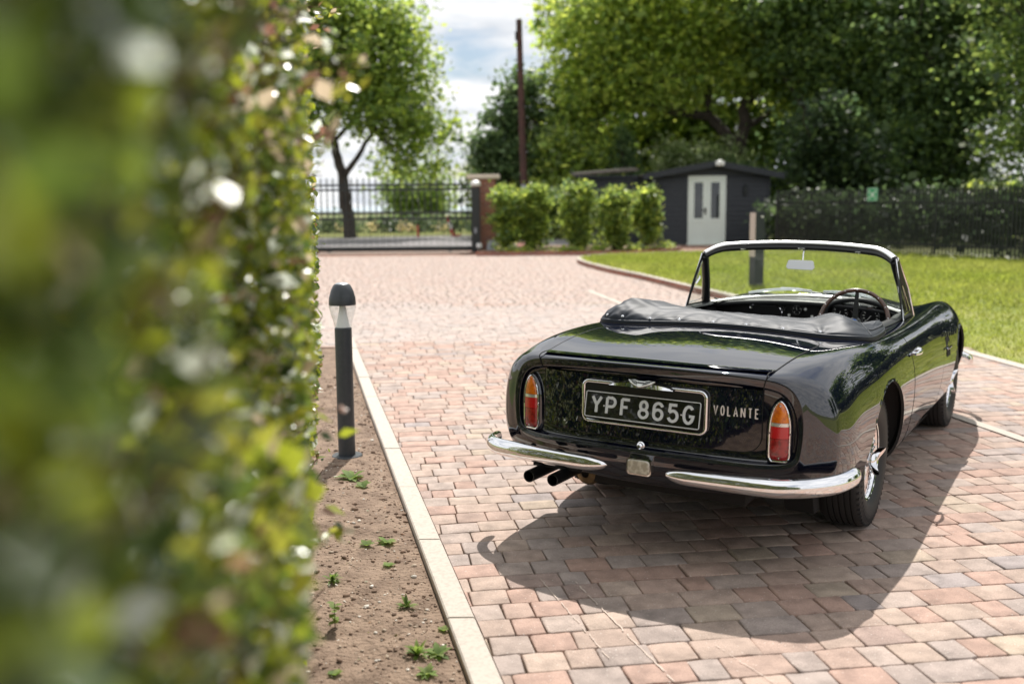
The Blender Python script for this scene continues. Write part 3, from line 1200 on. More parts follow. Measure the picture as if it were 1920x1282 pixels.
lid = grid_mesh(lid_pt, 60, 45).build('boot_lid', M['paint'], car)
edge = [deck(lid_pt(a, 1.).x, lid_pt(a, 1.).y + .002, .001) for a in np.linspace(0, 1, 60)]
edge2 = [Pt(p.x, -p.y, p.z) for p in edge][::-1]
front = [deck(-.12, y, .001) for y in np.linspace(.33, -.33, 12)]
strip_gap(edge + front[1:-1] + edge2, .0026)


# tail panel of the lid
def tp_half(z):
    z0, z1, r = .540, .814, .07
    w_ = .515
    if z < z0 + r:
        return w_ - r + math.sqrt(max(r * r - (z0 + r - z)**2, 0))
    return w_


def tail_pt(a, b):
    z = .540 + a * .268
    y = (2 * b - 1) * tp_half(z)
    return Pt(rimx(y, -1.0205), y, z)


mb = grid_mesh(tail_pt, 40, 40)
tail_lid = mb.build('boot_lid_tail_panel', M['paint'], lid)
zz = np.linspace(.54, .808, 30)
o1 = [Pt(rimx(tp_half(z), -1.0195), tp_half(z), z) for z in zz[::-1]]
o2 = [Pt(rimx(y, -1.0195), y, .54) for y in np.linspace(tp_half(.54), -tp_half(.54), 20)]
o3 = [Pt(p.x, -p.y, p.z) for p in o1[::-1]]
strip_gap(o1 + o2[1:-1] + o3, .0024)
# gap across the lip on both sides, raised moulding under the lip
for sgn in (1, -1):
    pts = []
    for t in np.linspace(0, 1, 10):
        a = math.pi / 2 * t
        y = .535
        zt = top_z(-.95, y)
        pts.append(Pt(-.955 + (rimx(y) - (-.955) - .002) * math.sin(a), sgn * y, zt + (.866 - zt) * (1 - math.cos(a)) + .001))
    pts += [Pt(rimx(.530) - .003, sgn * .530, .85), Pt(rimx(.522) + .005, sgn * .521, .820), Pt(rimx(.52, -1.02), sgn * .517, .812)]
    strip_gap(pts, .0026)
# lip moulding roll on lid

# doors --------------------------------------------------------------
DX0, DX1, DZ0 = .655, 1.745, .215
for sgn in (1, -1):
    def door_x(a, z):
        lo = DX0 + .02 * (z - .6) * 0 - .035 * max(0, (.5 - z))
        hi = DX1 - .05 * max(0, .55 - z) + .02 * (z - .6)
        return lo + a * (hi - lo)

    zt = .885

    def door_pt(a, b, off=1.):
        # b: from bottom up to the belt and over the crest
        s_ = _sec(DX0 + a * (DX1 - DX0))
        t = 2.95 + (1 - b) * (6.72 - 2.95)
        y = float(np.interp(t, VT, s_[:, 0]))
        z = float(np.interp(t, VT, s_[:, 1]))
        x = door_x(a, z)
        n = Vector((0, .0010 if t > 4 else .0006, .0010 if t < 4.2 else .0003)) * off
        return Pt(x, sgn * (y + n.y), z + n.z)
    d = grid_mesh(door_pt, 40, 60).build('door', M['paint'], car)
    e0 = [door_pt(0, b, -.3) for b in np.linspace(1, 0, 60)]
    e1 = [door_pt(1, b, -.3) for b in np.linspace(0, 1, 60)]
    eb = [door_pt(a, 0, -.3) for a in np.linspace(0, 1, 20)]
    strip_gap(e0 + eb[1:-1] + e1, .0018)
    # handle: pull bar with two stand-offs and push button
    hz, hx0 = .772, .70
    h = MB()
    for px in (hx0, hx0 + .145):
        p = flank(px, hz, sgn)
        h.tube([p - Vector((0, sgn * .01, 0)), p + Vector((0, sgn * .022, .0))], .0085, 10)
    pts, rr = [], []
    for t in np.linspace(0, 1, 14):
        x = hx0 - .03 + t * .20
        p = flank(x, hz, sgn)
        pts.append(p + Vector((0, sgn * (.018 + .016 * math.sin(math.pi * t)), .003 * math.sin(math.pi * t))))
        rr.append(.0065 + .0045 * math.sin(math.pi * min(1, t * 1.2)))
    h.tube(pts, rr, 12, flat=(.8, 1.3))
    p = flank(hx0 + .17, hz, sgn)
    h.lathe([(.001, .02), (.011, .018), (.013, 0)], 14, Matrix.Translation(p) @ Matrix.Rotation(0 if sgn > 0 else math.pi, 4, 'Z'), 'Y')
    h.build('door_handle', M['chrome'], d)
    # side vent behind the front wheel
    v_ = MB()
    def vp(x, z, o):
        return flank(x, z, sgn, o)
    vx0, vx1, vz0, vz1 = 1.86, 2.02, .60, .72
    corners = [(vx0 + .02, vz1), (vx1 - .01, vz1), (vx1, vz1 - .02), (vx1 - .02, vz0), (vx0 + .01, vz0), (vx0, vz0 + .02)]
    v_.add([vp(x, z, .003) for x, z in corners], [tuple(range(6))])
    v_.build('side_vent', M['gap'], car, False)
    MB().tube([vp(vx0 - .035, .655, .008), vp(vx0 + .03, .655, .012), vp(vx1 - .01, .655, .010)], .006, 8).build('vent_strip', M['chrome'], car)

# wings (front) headlamps for side views
for sgn in (1, -1):
    tf = Matrix.Translation((3.22, sgn * .56, .66)) @ Matrix.Rotation(R(90), 4, 'Y')
    MB().lathe([(.001, .12), (.06, .115), (.09, .09), (.098, .05), (.105, .02)], 28, tf).build('headlamp', M['clearlamp'], car)

# ---- tail lamps
def lamp_w(z, z0, z1, w_):
    h_ = z1 - z0
    t = (z - z0) / h_
    if t < .14:
        return w_ * (math.sqrt(max(0, 1 - ((.14 - t) / .14)**2)) * .35 + .65)
    if t > .5:
        u = (t - .5) / .5
        return w_ * (1 - u**2.3)**.62 * (1 - .08 * (t - .5))
    return w_


def lamp(sgn):
    cy, z0, z1, w_ = .585, .517, .768, .041
    root = None
    yawl = -sgn * math.atan2(.085 * 2 * cy / .49, 1)
    tf = Matrix.Translation((rimx(cy, -1.013), sgn * cy, 0)) @ Matrix.Rotation(yawl, 4, 'Z')

    def P(s, z, ww, dep):
        y = s * ww
        return tf @ Vector((-dep, y, z))

    # painted plinth
    mb = MB()
    rows = []
    for (grow, dep) in ((.015, -.01), (.013, .006), (.007, .015), (.003, .018)):
        r_ = []
        n = 40
        for k in range(n):
            t = k / (n - 1)
            z = z0 - grow + t * (z1 - z0 + 2 * grow)
            r_.append((lamp_w(z, z0 - grow, z1 + grow, w_ + grow), z))
        loop = [(a, z) for a, z in r_] + [(-a, z) for a, z in r_[::-1]]
        rows.append([tf @ Vector((-dep, a, z)) for a, z in loop])
    v = [p for r_ in rows for p in r_]
    L = len(rows[0])
    f = [(i * L + k, i * L + (k + 1) % L, (i + 1) * L + (k + 1) % L, (i + 1) * L + k) for i in range(len(rows) - 1) for k in range(L)]
    f.append(tuple(range((len(rows) - 1) * L, len(rows) * L)))
    mb.add(v, f)
    root = mb.build('tail_lamp', M['paint'], car)
    # chrome rim
    n = 50
    loop = []
    for k in range(n):
        t = .5 - .5 * math.cos(math.pi * k / (n - 1))
        z = z0 + t * (z1 - z0)
        loop.append((lamp_w(z, z0, z1, w_), z))
    loop = loop + [(-a, z) for a, z in loop[::-1]]
    pts = [tf @ Vector((-.022, a, z)) for a, z in loop]
    pts.append(pts[0])
    MB().tube(pts, .0042, 8, cap=False, flat=(1, 1)).build('chrome_rim', M['chrome'], root)

    def band(name, za, zb, m, bulge, wm=.96):
        def fn(a, b):
            z = za + a * (zb - za)
            s = 2 * b - 1
            ww = lamp_w(z, z0, z1, w_) * wm
            zt_ = (z - z0) / (z1 - z0)
            e = max(0, 1 - abs(2 * zt_ - 1)**6)
            return P(s, z, ww, .020 + bulge * math.sqrt(max(0, 1 - s * s * .98)) * e**.5 - .0008)
        return grid_mesh(fn, 24, 21).build(name, m, root)
    H = z1 - z0
    band('amber_lens', z0 + .655 * H, z0 + .985 * H, M['amber'], .020)
    band('reflector_strip', z0 + .595 * H, z0 + .653 * H, M['reflect'], .022)
    band('red_lens', z0 + .395 * H, z0 + .593 * H, M['red'], .022)
    band('lower_red_lens', z0 + .03 * H, z0 + .388 * H, M['darkred'], .020)
    for zf in (.94, .07, .625):
        p = tf @ Vector((-.044 if zf == .625 else -.036, 0, z0 + zf * H))
        MB().lathe([(.0005, -.003), (.0035, -.002), (.004, .002)], 10, Matrix.Translation(p), 'X').build('lens_screw', M['chrome'], root)
    return root


lamp(1)
lamp(-1)

# ---- stroke lettering
def arc(cx, cy, rx, ry, a0, a1, n=14):
    return [(cx + rx * math.cos(R(a0 + (a1 - a0) * k / n)), cy + ry * math.sin(R(a0 + (a1 - a0) * k / n))) for k in range(n + 1)]


GL = {
    'Y': (.62, [[(0, 1), (.31, .48)], [(.62, 1), (.31, .48)], [(.31, .50), (.31, 0)]]),
    'P': (.56, [[(0, 0), (0, 1)], [(0, 1), (.30, 1)] + arc(.30, .725, .26, .275, 90, -90) + [(0, .45)]]),
    'F': (.52, [[(0, 0), (0, 1)], [(0, 1), (.52, 1)], [(0, .52), (.40, .52)]]),
    '8': (.56, [arc(.28, .74, .22, .26, 0, 360, 28), arc(.28, .25, .28, .25, 0, 360, 28)]),
    '6': (.56, [arc(.28, .30, .28, .30, 0, 360, 28), [(.0, .30)] + [(.0, .62)] + arc(.28, .68, .28, .32, 180, 20, 18)]),
    '5': (.56, [[(.50, 1), (.07, 1), (.03, .54)], [(.03, .54)] + arc(.27, .32, .29, .32, 125, -160, 24)]),
    'G': (.60, [arc(.30, .5, .30, .5, 42, 335, 30) + [(.60, .42), (.34, .42)]]),
    'V': (.52, [[(0, 1), (.26, 0), (.52, 1)]]),
    'O': (.46, [arc(.23, .5, .23, .5, 0, 360, 30)]),
    'L': (.38, [[(0, 1), (0, 0), (.38, 0)]]),
    'A': (.52, [[(0, 0), (.26, 1), (.52, 0)], [(.10, .32), (.42, .32)]]),
    'N': (.54, [[(0, 0), (0, 1)], [(0, 1), (.54, 0)], [(.54, 0), (.54, 1)]]),
    'T': (.46, [[(0, 1), (.46, 1)], [(.23, 1), (.23, 0)]]),
    'E': (.40, [[(.40, 1), (0, 1), (0, 0), (.40, 0)], [(0, .52), (.33, .52)]]),
}


def ribbon(mb, pts, wdt, th, tf, lift):
    pts = [Vector((p[0], p[1])) for p in pts]
    n = len(pts)
    closed = (pts[0] - pts[-1]).length < 1e-4
    L_, R__ = [], []
    for i, p in enumerate(pts):
        a = pts[i - 1] if i else (pts[-2] if closed else None)
        b = pts[i + 1] if i < n - 1 else (pts[1] if closed else None)
        t1 = (p - a).normalized() if a is not None else (b - p).normalized()
        t2 = (b - p).normalized() if b is not None else t1
        t = (t1 + t2)
        t = t.normalized() if t.length > 1e-6 else t1
        nn = Vector((-t.y, t.x))
        k = 1 / max(.72, nn.dot(Vector((-t1.y, t1.x))))
        ext = Vector((0, 0))
        if not closed and i == 0:
            ext = -t * 0
        L_.append(p + nn * wdt / 2 * k)
        R__.append(p - nn * wdt / 2 * k)
    v, f = [], []
    for i in range(n):
        for (q, z) in ((L_[i], th + lift), (R__[i], th + lift), (R__[i], 0), (L_[i], 0)):
            v.append(tf @ Vector((q.x, q.y, z)))
    for i in range(n - 1):
        for k in range(4):
            f.append((4 * i + k, 4 * i + (k + 1) % 4, 4 * i + 4 + (k + 1) % 4, 4 * i + 4 + k))
    f.append((0, 1, 2, 3))
    f.append((4 * n - 1, 4 * n - 2, 4 * n - 3, 4 * n - 4))
    mb.add(v, f)


def letter(ch, h, wdt, th, tf, name, m, parent, xs=1.0):
    """tf maps (u right, v up, w out) in metres"""
    mb = MB()
    for i, st in enumerate(GL[ch][1]):
        iw = h - wdt
        p = [(wdt / 2 + q[0] * iw * xs, wdt / 2 + q[1] * iw) for q in st]
        ribbon(mb, p, wdt, th, tf, .0003 * i)
    return mb.build(name, m, parent, False)


def glyph_w(ch, h, wdt, xs=1.0):
    return GL[ch][0] * (h - wdt) * xs + wdt


# ---- number plate: chrome frame, tilted black plate, raised characters, badge
PW, PZ0, PZ1 = .288, .603, .783
pc = Vector((rimx(0, -1.024), 0, 0))
fr = MB()
rr_ = .028


def rrect(w_, z0, z1, r, n=8):
    out = []
    for cx, cz, a0 in ((w_ - r, z0 + r, -90), (w_ - r, z1 - r, 0), (-w_ + r, z1 - r, 90), (-w_ + r, z0 + r, 180)):
        for k in range(n + 1):
            a = R(a0 + 90 * k / n)
            out.append((cx + r * math.cos(a), cz + r * math.sin(a)))
    return out


o_ = rrect(PW, PZ0, PZ1, rr_)
pts = [Vector((-1.041 + .02 * (y / .3)**2, -y, z)) for y, z in o_]
pts.append(pts[0])
fr.tube(pts, .0088, 12, cap=False)
i_ = rrect(PW - .008, PZ0 + .008, PZ1 - .008, rr_ - .006)
fr2 = [Vector((-1.026, -y, z)) for y, z in i_]
frame = fr.build('number_plate', M['chrome'], car)
MB().add(fr2, [tuple(range(len(fr2)))]).build('plate_recess', M['black'], frame, False)
TILT = R(11)
ptf = Matrix.Translation((-1.0335, .262, .622)) @ Matrix(((0, -math.sin(-TILT), -math.cos(TILT), 0), (-1, 0, 0, 0), (0, math.cos(TILT), -math.sin(-TILT) * 1.0, 0), (0, 0, 0, 1)))
# u -> -y (right in the picture), v -> up and slightly forward, w -> rearwards
ptf = Matrix.Translation((-1.053, .274, .622)) @ Matrix(((0, math.sin(TILT), -math.cos(TILT), 0), (-1, 0, 0, 0), (0, math.cos(TILT), math.sin(TILT), 0), (0, 0, 0, 1)))
PLW, PLH = .548, .122
pl = MB()
pl.box((0, 0, -.004), (PLW, PLH, 0), ptf, bev=.0015)
plate = pl.build('plate_panel', M['plate'], frame, False)
bd = MB()
bo = [(PLW / 2 + a, b) for a, b in rrect(PLW / 2 - .005, .005, PLH - .005, .008, 4)]
bo.append(bo[0])
ribbon(bd, bo, .0038, .0022, ptf, 0)
bd.build('plate_border', M['digit'], plate, False)
ch_h, ch_w = .082, .0124
for ch, cx in zip('YPF865G', (.064, .134, .204, .290, .358, .427, .497)):
    wg = glyph_w(ch, ch_h, ch_w, 1.0)
    letter(ch, ch_h, ch_w, .003, ptf @ Matrix.Translation((cx - .004 - wg / 2, .020, .0002)), 'plate_character', M['digit'], plate, 1.0)
rv = MB()
for cx in (.096, .460):
    MB().lathe([(.0003, .0035), (.003, .003), (.0036, 0)], 10, ptf @ Matrix.Translation((cx, .058, 0))).build('plate_rivet', M['gaugemark'], plate)
# winged badge on a chrome lamp shroud above the plate
bt = Matrix.Translation((-1.053, 0, .790)) @ Matrix(((0, .75, -.66, 0), (-1, 0, 0, 0), (0, .66, .75, 0), (0, 0, 0, 1)))
sh = MB()
for t in (0,):
    n = 30
    ring_ = []
    for k in range(n + 1):
        u = -.15 + .30 * k / n
        hh = .016 * (1 - abs(u / .152)**2)
        ring_.append([Vector((-1.028, -u, .776)), Vector((-1.056 - .006 * (1 - abs(u) / .15), -u, .779)), Vector((-1.050, -u, .783 + hh)), Vector((-1.030, -u, .785 + hh * 1.3))])
    v = [p for r_ in ring_ for p in r_]
    f = [(4 * i + k, 4 * i + k + 1, 4 * i + 5 + k, 4 * i + 4 + k) for i in range(n) for k in range(3)]
    sh.add(v, f)
shroud = sh.build('plate_lamp_shroud', M['chrome'], frame)
bt = Matrix.Translation((-1.056, 0, .794)) @ Matrix(((0, .80, -.60, 0), (-1, 0, 0, 0), (0, .60, .80, 0), (0, 0, 0, 1))) @ Matrix.Scale(1.2, 4)
bg_ = MB()
out = [(-.052, .017), (-.040, .004), (-.022, -.006), (-.008, -.012), (0, -.015), (.008, -.012), (.022, -.006), (.040, .004), (.052, .017), (.025, .019), (.012, .014), (-.012, .014), (-.025, .019)]
v = [bt @ Vector((x, y, .004)) for x, y in out] + [bt @ Vector((x, y, 0)) for x, y in out]
n = len(out)
bg_.add(v, [tuple(range(n)), tuple(range(2 * n - 1, n - 1, -1))] + [(k, (k + 1) % n, n + (k + 1) % n, n + k) for k in range(n)])
badge = bg_.build('winged_badge', M['whiteface'], shroud, False)
bw = MB()
for sg in (1, -1):
    for k in range(5):
        a0 = .006 + .007 * k
        ribbon(bw, [(sg * (.010 + .002 * k), -.006 + .0045 * k), (sg * (.026 + .005 * k), .000 + .0042 * k)], .0012, .0052, bt, 0)
v = [bt @ Vector((x, y, .006)) for x, y in ((-.016, .001), (.016, .001), (.016, .0065), (-.016, .0065))]
bw.add(v, [(0, 1, 2, 3)])
bw.build('badge_enamel', M['black'], badge, False)
# model script on the lid: capital letters
LP0, LP1 = Vector((0, -.315, .690)), Vector((0, -.502, .682))
word = 'VOLANTE'
mbh = .043
ws = [glyph_w(c, mbh, .005, .72) for c in word]
gap_ = (.187 - sum(ws)) / 6
u = 0
tl = None
for c, wg in zip(word, ws):
    y = -.315 - u
    z = .689 - u * .02
    yawl = math.atan2(.085 * 2 * abs(y) / .49, 1)
    tf = Matrix.Translation((rimx(y, -1.0225), y, z)) @ Matrix(((math.sin(yawl), 0, -math.cos(yawl), 0), (-math.cos(yawl), 0, -math.sin(yawl), 0), (0, 1, 0, 0), (0, 0, 0, 1)))
    letter(c, mbh, .0048, .004, tf, 'script_letter', M['script'], tail_lid, .72)
    u += wg + gap_
# boot lock and reversing lamp
lk = MB()
lk.lathe([(.0005, -.020), (.006, -.020), (.008, -.017), (.0135, -.013), (.0135, -.004), (.018, 0)], 20, Matrix.Translation((-1.036, 0, .520)), 'X')
lk.build('boot_lock', M['chrome'], car)
VX = -1.03


def valance_x(z):
    # rear face of the valance on the centreline
    rz = [(r_[-1][2], r_[-1][0]) for r_ in rings[:8]]
    rz.sort()
    return float(np.interp(z, [a for a, b in rz], [b for a, b in rz]))


rl = MB()
cxr = valance_x(.43) - .004
o_ = rrect(.062, .388, .468, .020, 5)
f0 = [Vector((cxr + .012, -y, z)) for y, z in o_]
f1 = [Vector((cxr - .014, -y * .96, .43 + (z - .43) * .94)) for y, z in o_]
n = len(o_)
rl.add(f0 + f1, [(k, (k + 1) % n, n + (k + 1) % n, n + k) for k in range(n)] + [tuple(range(n, 2 * n))])
rlo = rl.build('reversing_lamp', M['chrome'], car)
lz = MB()
o2_ = rrect(.053, .396, .460, .016, 5)
f1 = [Vector((cxr - .015, -y, z)) for y, z in o2_]
f2 = [Vector((cxr - .022, -y * .9, .43 + (z - .43) * .86)) for y, z in o2_]
lz.add(f1 + f2, [(k, (k + 1) % n, n + (k + 1) % n, n + k) for k in range(n)] + [tuple(range(n, 2 * n))])
lz.build('clear_lens', M['clearlamp'], rlo)

# ---- rear bumpers: two quarter blades
for sgn in (1, -1):
    path = [(-1.085, .135), (-1.095, .20), (-1.095, .30), (-1.090, .42), (-1.080, .54), (-1.060, .64), (-1.026, .73), (-.985, .785), (-.94, .824), (-.89, .846), (-.84, .858), (-.79, .864)]
    P = np.array(path)
    tt = np.concatenate([[0], np.cumsum(np.hypot(*np.diff(P, axis=0).T))])
    q = np.linspace(0, tt[-1], 60)
    PX = nat_spline(tt, P, q)
    v, f = [], []
    nsec = 16
    for i, (x, y) in enumerate(PX):
        t = q[i] / tt[-1]
        endi = min(1, t / .13)
        endo = min(1, (1 - t) / .07)
        g = math.sqrt(max(0, 1 - (1 - endi)**2)) * math.sqrt(max(0, 1 - (1 - endo)**2))
        hgt = (.029 + .009 * min(1, t / .5)) * max(g, .04)
        dep = (.026 + .010 * min(1, t / .5)) * max(g, .04)
        zc = .425 + (.004 if sgn > 0 else .012) * t + (-.028 if sgn > 0 else .030) * max(0, t - .55) / .45
        a = PX[min(i + 1, 59)] - PX[max(i - 1, 0)]
        tn = Vector((a[0], a[1])).normalized()
        nrm = Vector((-tn.y, tn.x))
        if nrm.x > 0 and t < .5 or (t >= .5 and nrm.y < 0):
            nrm = -nrm
        for k in range(nsec):
            b = 2 * math.pi * k / nsec
            cz = math.sin(b)
            cd = math.cos(b)
            cd = cd if cd > 0 else cd * .35
            zz_ = cz * hgt * (1 if cz > 0 else 1.15)
            v.append(Pt(x + nrm.x * dep * cd, sgn * (y + nrm.y * dep * cd), zc + zz_))
    for i in range(59):
        for k in range(nsec):
            f.append((i * nsec + k, i * nsec + (k + 1) % nsec, (i + 1) * nsec + (k + 1) % nsec, (i + 1) * nsec + k))
    f.append(tuple(range(nsec)))
    f.append(tuple(range(59 * nsec, 60 * nsec)))
    bmp = MB().add(v, f).build('rear_bumper', M['chrome'], car, angle=60)
    for (x0, y0) in ((-1.06, .30), (-1.0, .62)):
        MB().box((x0, sgn * y0 - .012, .392), (x0 + .12, sgn * y0 + .012, .402)).build('bumper_bracket', M['under'], bmp, False)
    # front bumper end
    pf = [(3.50, .30), (3.50, .50), (3.45, .66), (3.36, .76), (3.24, .82), (3.12, .845)]
    MB().tube([(x, sgn * y, .40) for x, y in pf], [.03, .034, .036, .036, .034, .02], 14, flat=(.7, 1.2)).build('front_bumper', M['chrome'], car)

# ---- exhausts
for y, xe in ((.530, -1.10), (.405, -1.10)):
    e = MB()
    e.lathe([(.024, .0), (.0285, -.002), (.0285, -.28), (.022, -.30)], 24, Matrix.Translation((xe, y, .318)) @ Matrix.Rotation(math.pi, 4, 'Z'), 'X')
    e.lathe([(.0245, .0), (.0235, -.16), (.001, -.165)], 24, Matrix.Translation((xe, y, .318)) @ Matrix.Rotation(math.pi, 4, 'Z'), 'X')
    pipe = e.build('exhaust_pipe', M['exhaust'], car, angle=60)
sl = MB()
sl.lathe([(.02, 0), (.05, -.01), (.062, -.03), (.062, -.4), (.03, -.43)], 24, Matrix.Translation((-.86, .36, .30)) @ Matrix.Rotation(math.pi, 4, 'Z'), 'X')
sl.build('silencer', M['silencer'], car)
MB().box((-.97, .33, .335), (-.955, .58, .40)).build('exhaust_hanger', M['under'], car)

# ---- wheels
def wheel(hx, sgn):
    """axle centre (hx, .686, HUBZ); outboard = +Y in wheel space"""
    yc = .686
    tf = Matrix.Translation((hx, sgn * yc, HUBZ)) @ (Matrix.Identity(4) if sgn > 0 else Matrix.Rotation(math.pi, 4, 'Z'))
    # rim
    prof = [(.196, .075), (.206, .082), (.208, .076), (.198, .068), (.192, .055), (.178, .045), (.172, .01), (.170, -.04), (.190, -.065), (.205, -.08)]
    rim = MB().lathe(prof, 64, tf, 'Y').build('wheel', M['chrome'], car)
    # tyre: crown with circumferential grooves, rounded shoulders
    tp = [(.200, .078), (.215, .094), (.245, .103), (.278, .104), (.305, .098), (.318, .088), (.3235, .076)]
    gro = []
    for gy in (.055, .028, 0, -.028, -.055):
        gro += [(.3265, gy + .006), (.3265, gy + .0035), (.319, gy + .003), (.319, gy - .003), (.3265, gy - .0035), (.3265, gy - .006)]
    tp += gro + [(.3235, -.076), (.318, -.088), (.305, -.098), (.278, -.104), (.245, -.103), (.215, -.094), (.200, -.078)]
    ty = MB().lathe(tp, 96, tf, 'Y')
    ty.build('tyre', M['tyre'], rim, angle=50)
    for s2 in (1, -1):
        sb = MB()
        for k in range(60):
            a = 2 * math.pi * k / 60
            m2 = tf @ Matrix.Rotation(a, 4, 'Y')
            sb.box((.300, s2 * .088 - .0085, -.004), (.3215, s2 * .088 + .0085, .004), m2 @ Matrix.Rotation(R(6), 4, 'X'))
            sb.box((.268, s2 * .1035 - .001, -.0018), (.300, s2 * .1035 + .001, .0018), m2)
        sb.build('tread_blocks', M['tyre'], rim, False)
    sp = MB()
    for k in range(36):
        for (hr, hy, rrim, ry, da) in ((.030, .062, .192, .058, 17), (.045, -.030, .176, .028, -15)):
            for d_ in (da, -da):
                a = 2 * math.pi * (k + (.5 if d_ > 0 else 0)) / 36
                b = a + R(d_)
                p0 = tf @ Vector((hr * math.cos(a), hy, hr * math.sin(a)))
                p1 = tf @ Vector((rrim * math.cos(b), ry, rrim * math.sin(b)))
                sp.tube([p0, p1], .0022, 5, cap=False)
    sp.build('wire_spokes', M['chrome'], rim)
    hb = MB()
    hb.lathe([(.040, -.05), (.048, -.04), (.040, -.02), (.034, .03), (.036, .066), (.030, .075)], 32, tf, 'Y')
    hb.build('hub', M['chrome'], rim)
    kn = MB()
    kn.lathe([(.030, .066), (.037, .078), (.034, .096), (.022, .106), (.001, .109)], 32, tf, 'Y')
    rot = R(38 if hx == 0 else 75)
    for e in (0, math.pi):
        m2 = tf @ Matrix.Rotation(rot + e, 4, 'Y')
        v = []
        for (x_, hw, y0, y1) in ((.012, .020, .084, .108), (.04, .019, .090, .116), (.062, .015, .098, .126), (.078, .010, .106, .133), (.086, .004, .112, .134)):
            v += [m2 @ Vector((x_, y0, -hw)), m2 @ Vector((x_, y1, -hw * .7)), m2 @ Vector((x_, y1, hw * .7)), m2 @ Vector((x_, y0, hw))]
        f = [(4 * i + k, 4 * i + (k + 1) % 4, 4 * i + 4 + (k + 1) % 4, 4 * i + 4 + k) for i in range(4) for k in range(4)] + [(0, 1, 2, 3), (19, 18, 17, 16)]
        kn.add(v, f)
    kn.build('knock_off_spinner', M['chrome'], rim, angle=50)
    return rim


for hx in HUBX:
    for sgn in (1, -1):
        wheel(hx, sgn)

# ---- windscreen
def hdr(t):
    """t in [-1,1] from right (-y) to left (+y): top edge of the windscreen"""
    a = abs(t)
    y = .590 * math.copysign(min(1, a), t)
    z = 1.314 - .030 * a**2.2 - .040 * max(0, (a - .78) / .22)**2
    x = 1.455 - .15 * a**2 - .02 * max(0, (a - .8) / .2)
    return Vector((x, y, z))


def wbase(t):
    a = abs(t)
    y = .652 * t
    return Vector((1.80 - .30 * a**2.1, y, .955 - .058 * a**2))


def ws(a, b):
    t = 2 * b - 1
    p, q = wbase(t), hdr(t)
    m = p.lerp(q, a)
    m.x += .018 * math.sin(math.pi * a)
    return m


screen_frame = MB()
pts = [hdr(t) + Vector((0, 0, .004)) for t in np.linspace(-1, 1, 61)]
screen_frame.tube(pts, [.019] * 61, 14, flat=(1.25, .80))
frame_o = screen_frame.build('windscreen_frame', M['hdr'], car, angle=70)
mb = MB()
mb.tube([hdr(t) + Vector((.008 - .024, 0, -.024)) for t in np.linspace(-.985, .985, 61)], .013, 10, flat=(1.0, 1.25))
for sgn in (1, -1):
    p, q = wbase(sgn * 1.0), hdr(sgn * 1.0)
    mb.tube([p + Vector((-.0, 0, -.03)), p.lerp(q, .5) + Vector((.012, 0, 0)), q + Vector((0, 0, -.008))], [.038, .036, .034], 12, flat=(.75, 1.0))
mb.tube([wbase(t) + Vector((.006, 0, .0)) for t in np.linspace(-1, 1, 41)], .011, 8)
mb.build('inner_frame', M['black'], frame_o, angle=60)
for sgn in (1, -1):
    p, q = wbase(sgn * 1.0), hdr(sgn * 1.0)
    MB().tube([p + Vector((.020, sgn * .030, -.03)), p.lerp(q, .5) + Vector((.034, sgn * .028, 0)), q + Vector((.015, sgn * .020, -.01))], .0075, 8).build('pillar_trim', M['chrome'], frame_o)
g = grid_mesh(ws, 14, 50).build('windscreen_glass', M['glass'], frame_o)
# header catches
for t in (-.62, .62, 0):
    p = hdr(t) + Vector((-.02, 0, -.030))
    MB().box((p.x - .012, p.y - .022, p.z - .004), (p.x + .008, p.y + .022, p.z + .004), bev=.002).lathe([(.0005, -.012), (.007, -.010), (.007, 0)], 12, Matrix.Translation(p)).build('hood_catch', M['chrome'], frame_o)
# quarter lights
for sgn in (1, -1):
    A = Vector((1.195, sgn * .672, .900))
    B = Vector((1.278, sgn * .598, 1.246))
    C = wbase(sgn) + Vector((-.03, sgn * .014, .004))
    ql = MB()
    ql.tube([A, A.lerp(B, .5) + Vector((-.004, sgn * .004, 0)), B], .0095, 10, flat=(.8, 1.5))
    ql.tube([A + Vector((.004, 0, .004)), C], .010, 8)
    q = ql.build('quarter_light', M['black'], frame_o)
    MB().tube([A + Vector((-.010, sgn * .006, -.01)), B + Vector((-.010, sgn * .006, 0))], .0045, 8).tube([A + Vector((.020, 0, .02)), B + Vector((.010, 0, -.03)), C + Vector((-.02, 0, .03)), A + Vector((.020, 0, .02))], .0032, 6).build('chrome_edge', M['chrome'], q)
    MB().add([A, B, C], [(0, 1, 2)]).build('quarter_glass', M['sideglass'], q, False)
    p = A.lerp(B, .42) + Vector((.03, sgn * -.004, 0))
    MB().tube([p, p + Vector((.03, -sgn * .014, .035)), p + Vector((.035, -sgn * .012, .05))], [.008, .006, .003], 8).build('window_latch', M['chrome'], q)

# mirror and wipers
mr = MB()
mp_ = Vector((1.452, -.012, 1.283))
mr.tube([mp_, mp_ + Vector((-.02, .0, -.03)), mp_ + Vector((-.026, 0, -.075))], [.006, .0045, .004], 8)
mr.lathe([(.002, 0), (.018, -.002), (.02, -.012), (.012, -.018)], 14, Matrix.Translation(mp_ + Vector((0, 0, .008))))
mo = mr.build('mirror_stalk', M['chrome'], frame_o)
m_ = MB()
o_ = [(-.098, -.018), (-.085, -.032), (.085, -.032), (.098, -.018), (.088, .022), (.078, .028), (-.078, .028), (-.088, .022)]
cx_, cz_ = 1.424, 1.183
mtf = Matrix.Translation((cx_, .0, cz_)) @ Matrix.Rotation(R(-12), 4, 'Z') @ Matrix.Rotation(R(8), 4, 'Y')
v = [mtf @ Vector((-.006, -a, b)) for a, b in o_] + [mtf @ Vector((.012, -a * .92, b * .9)) for a, b in o_]
n = len(o_)
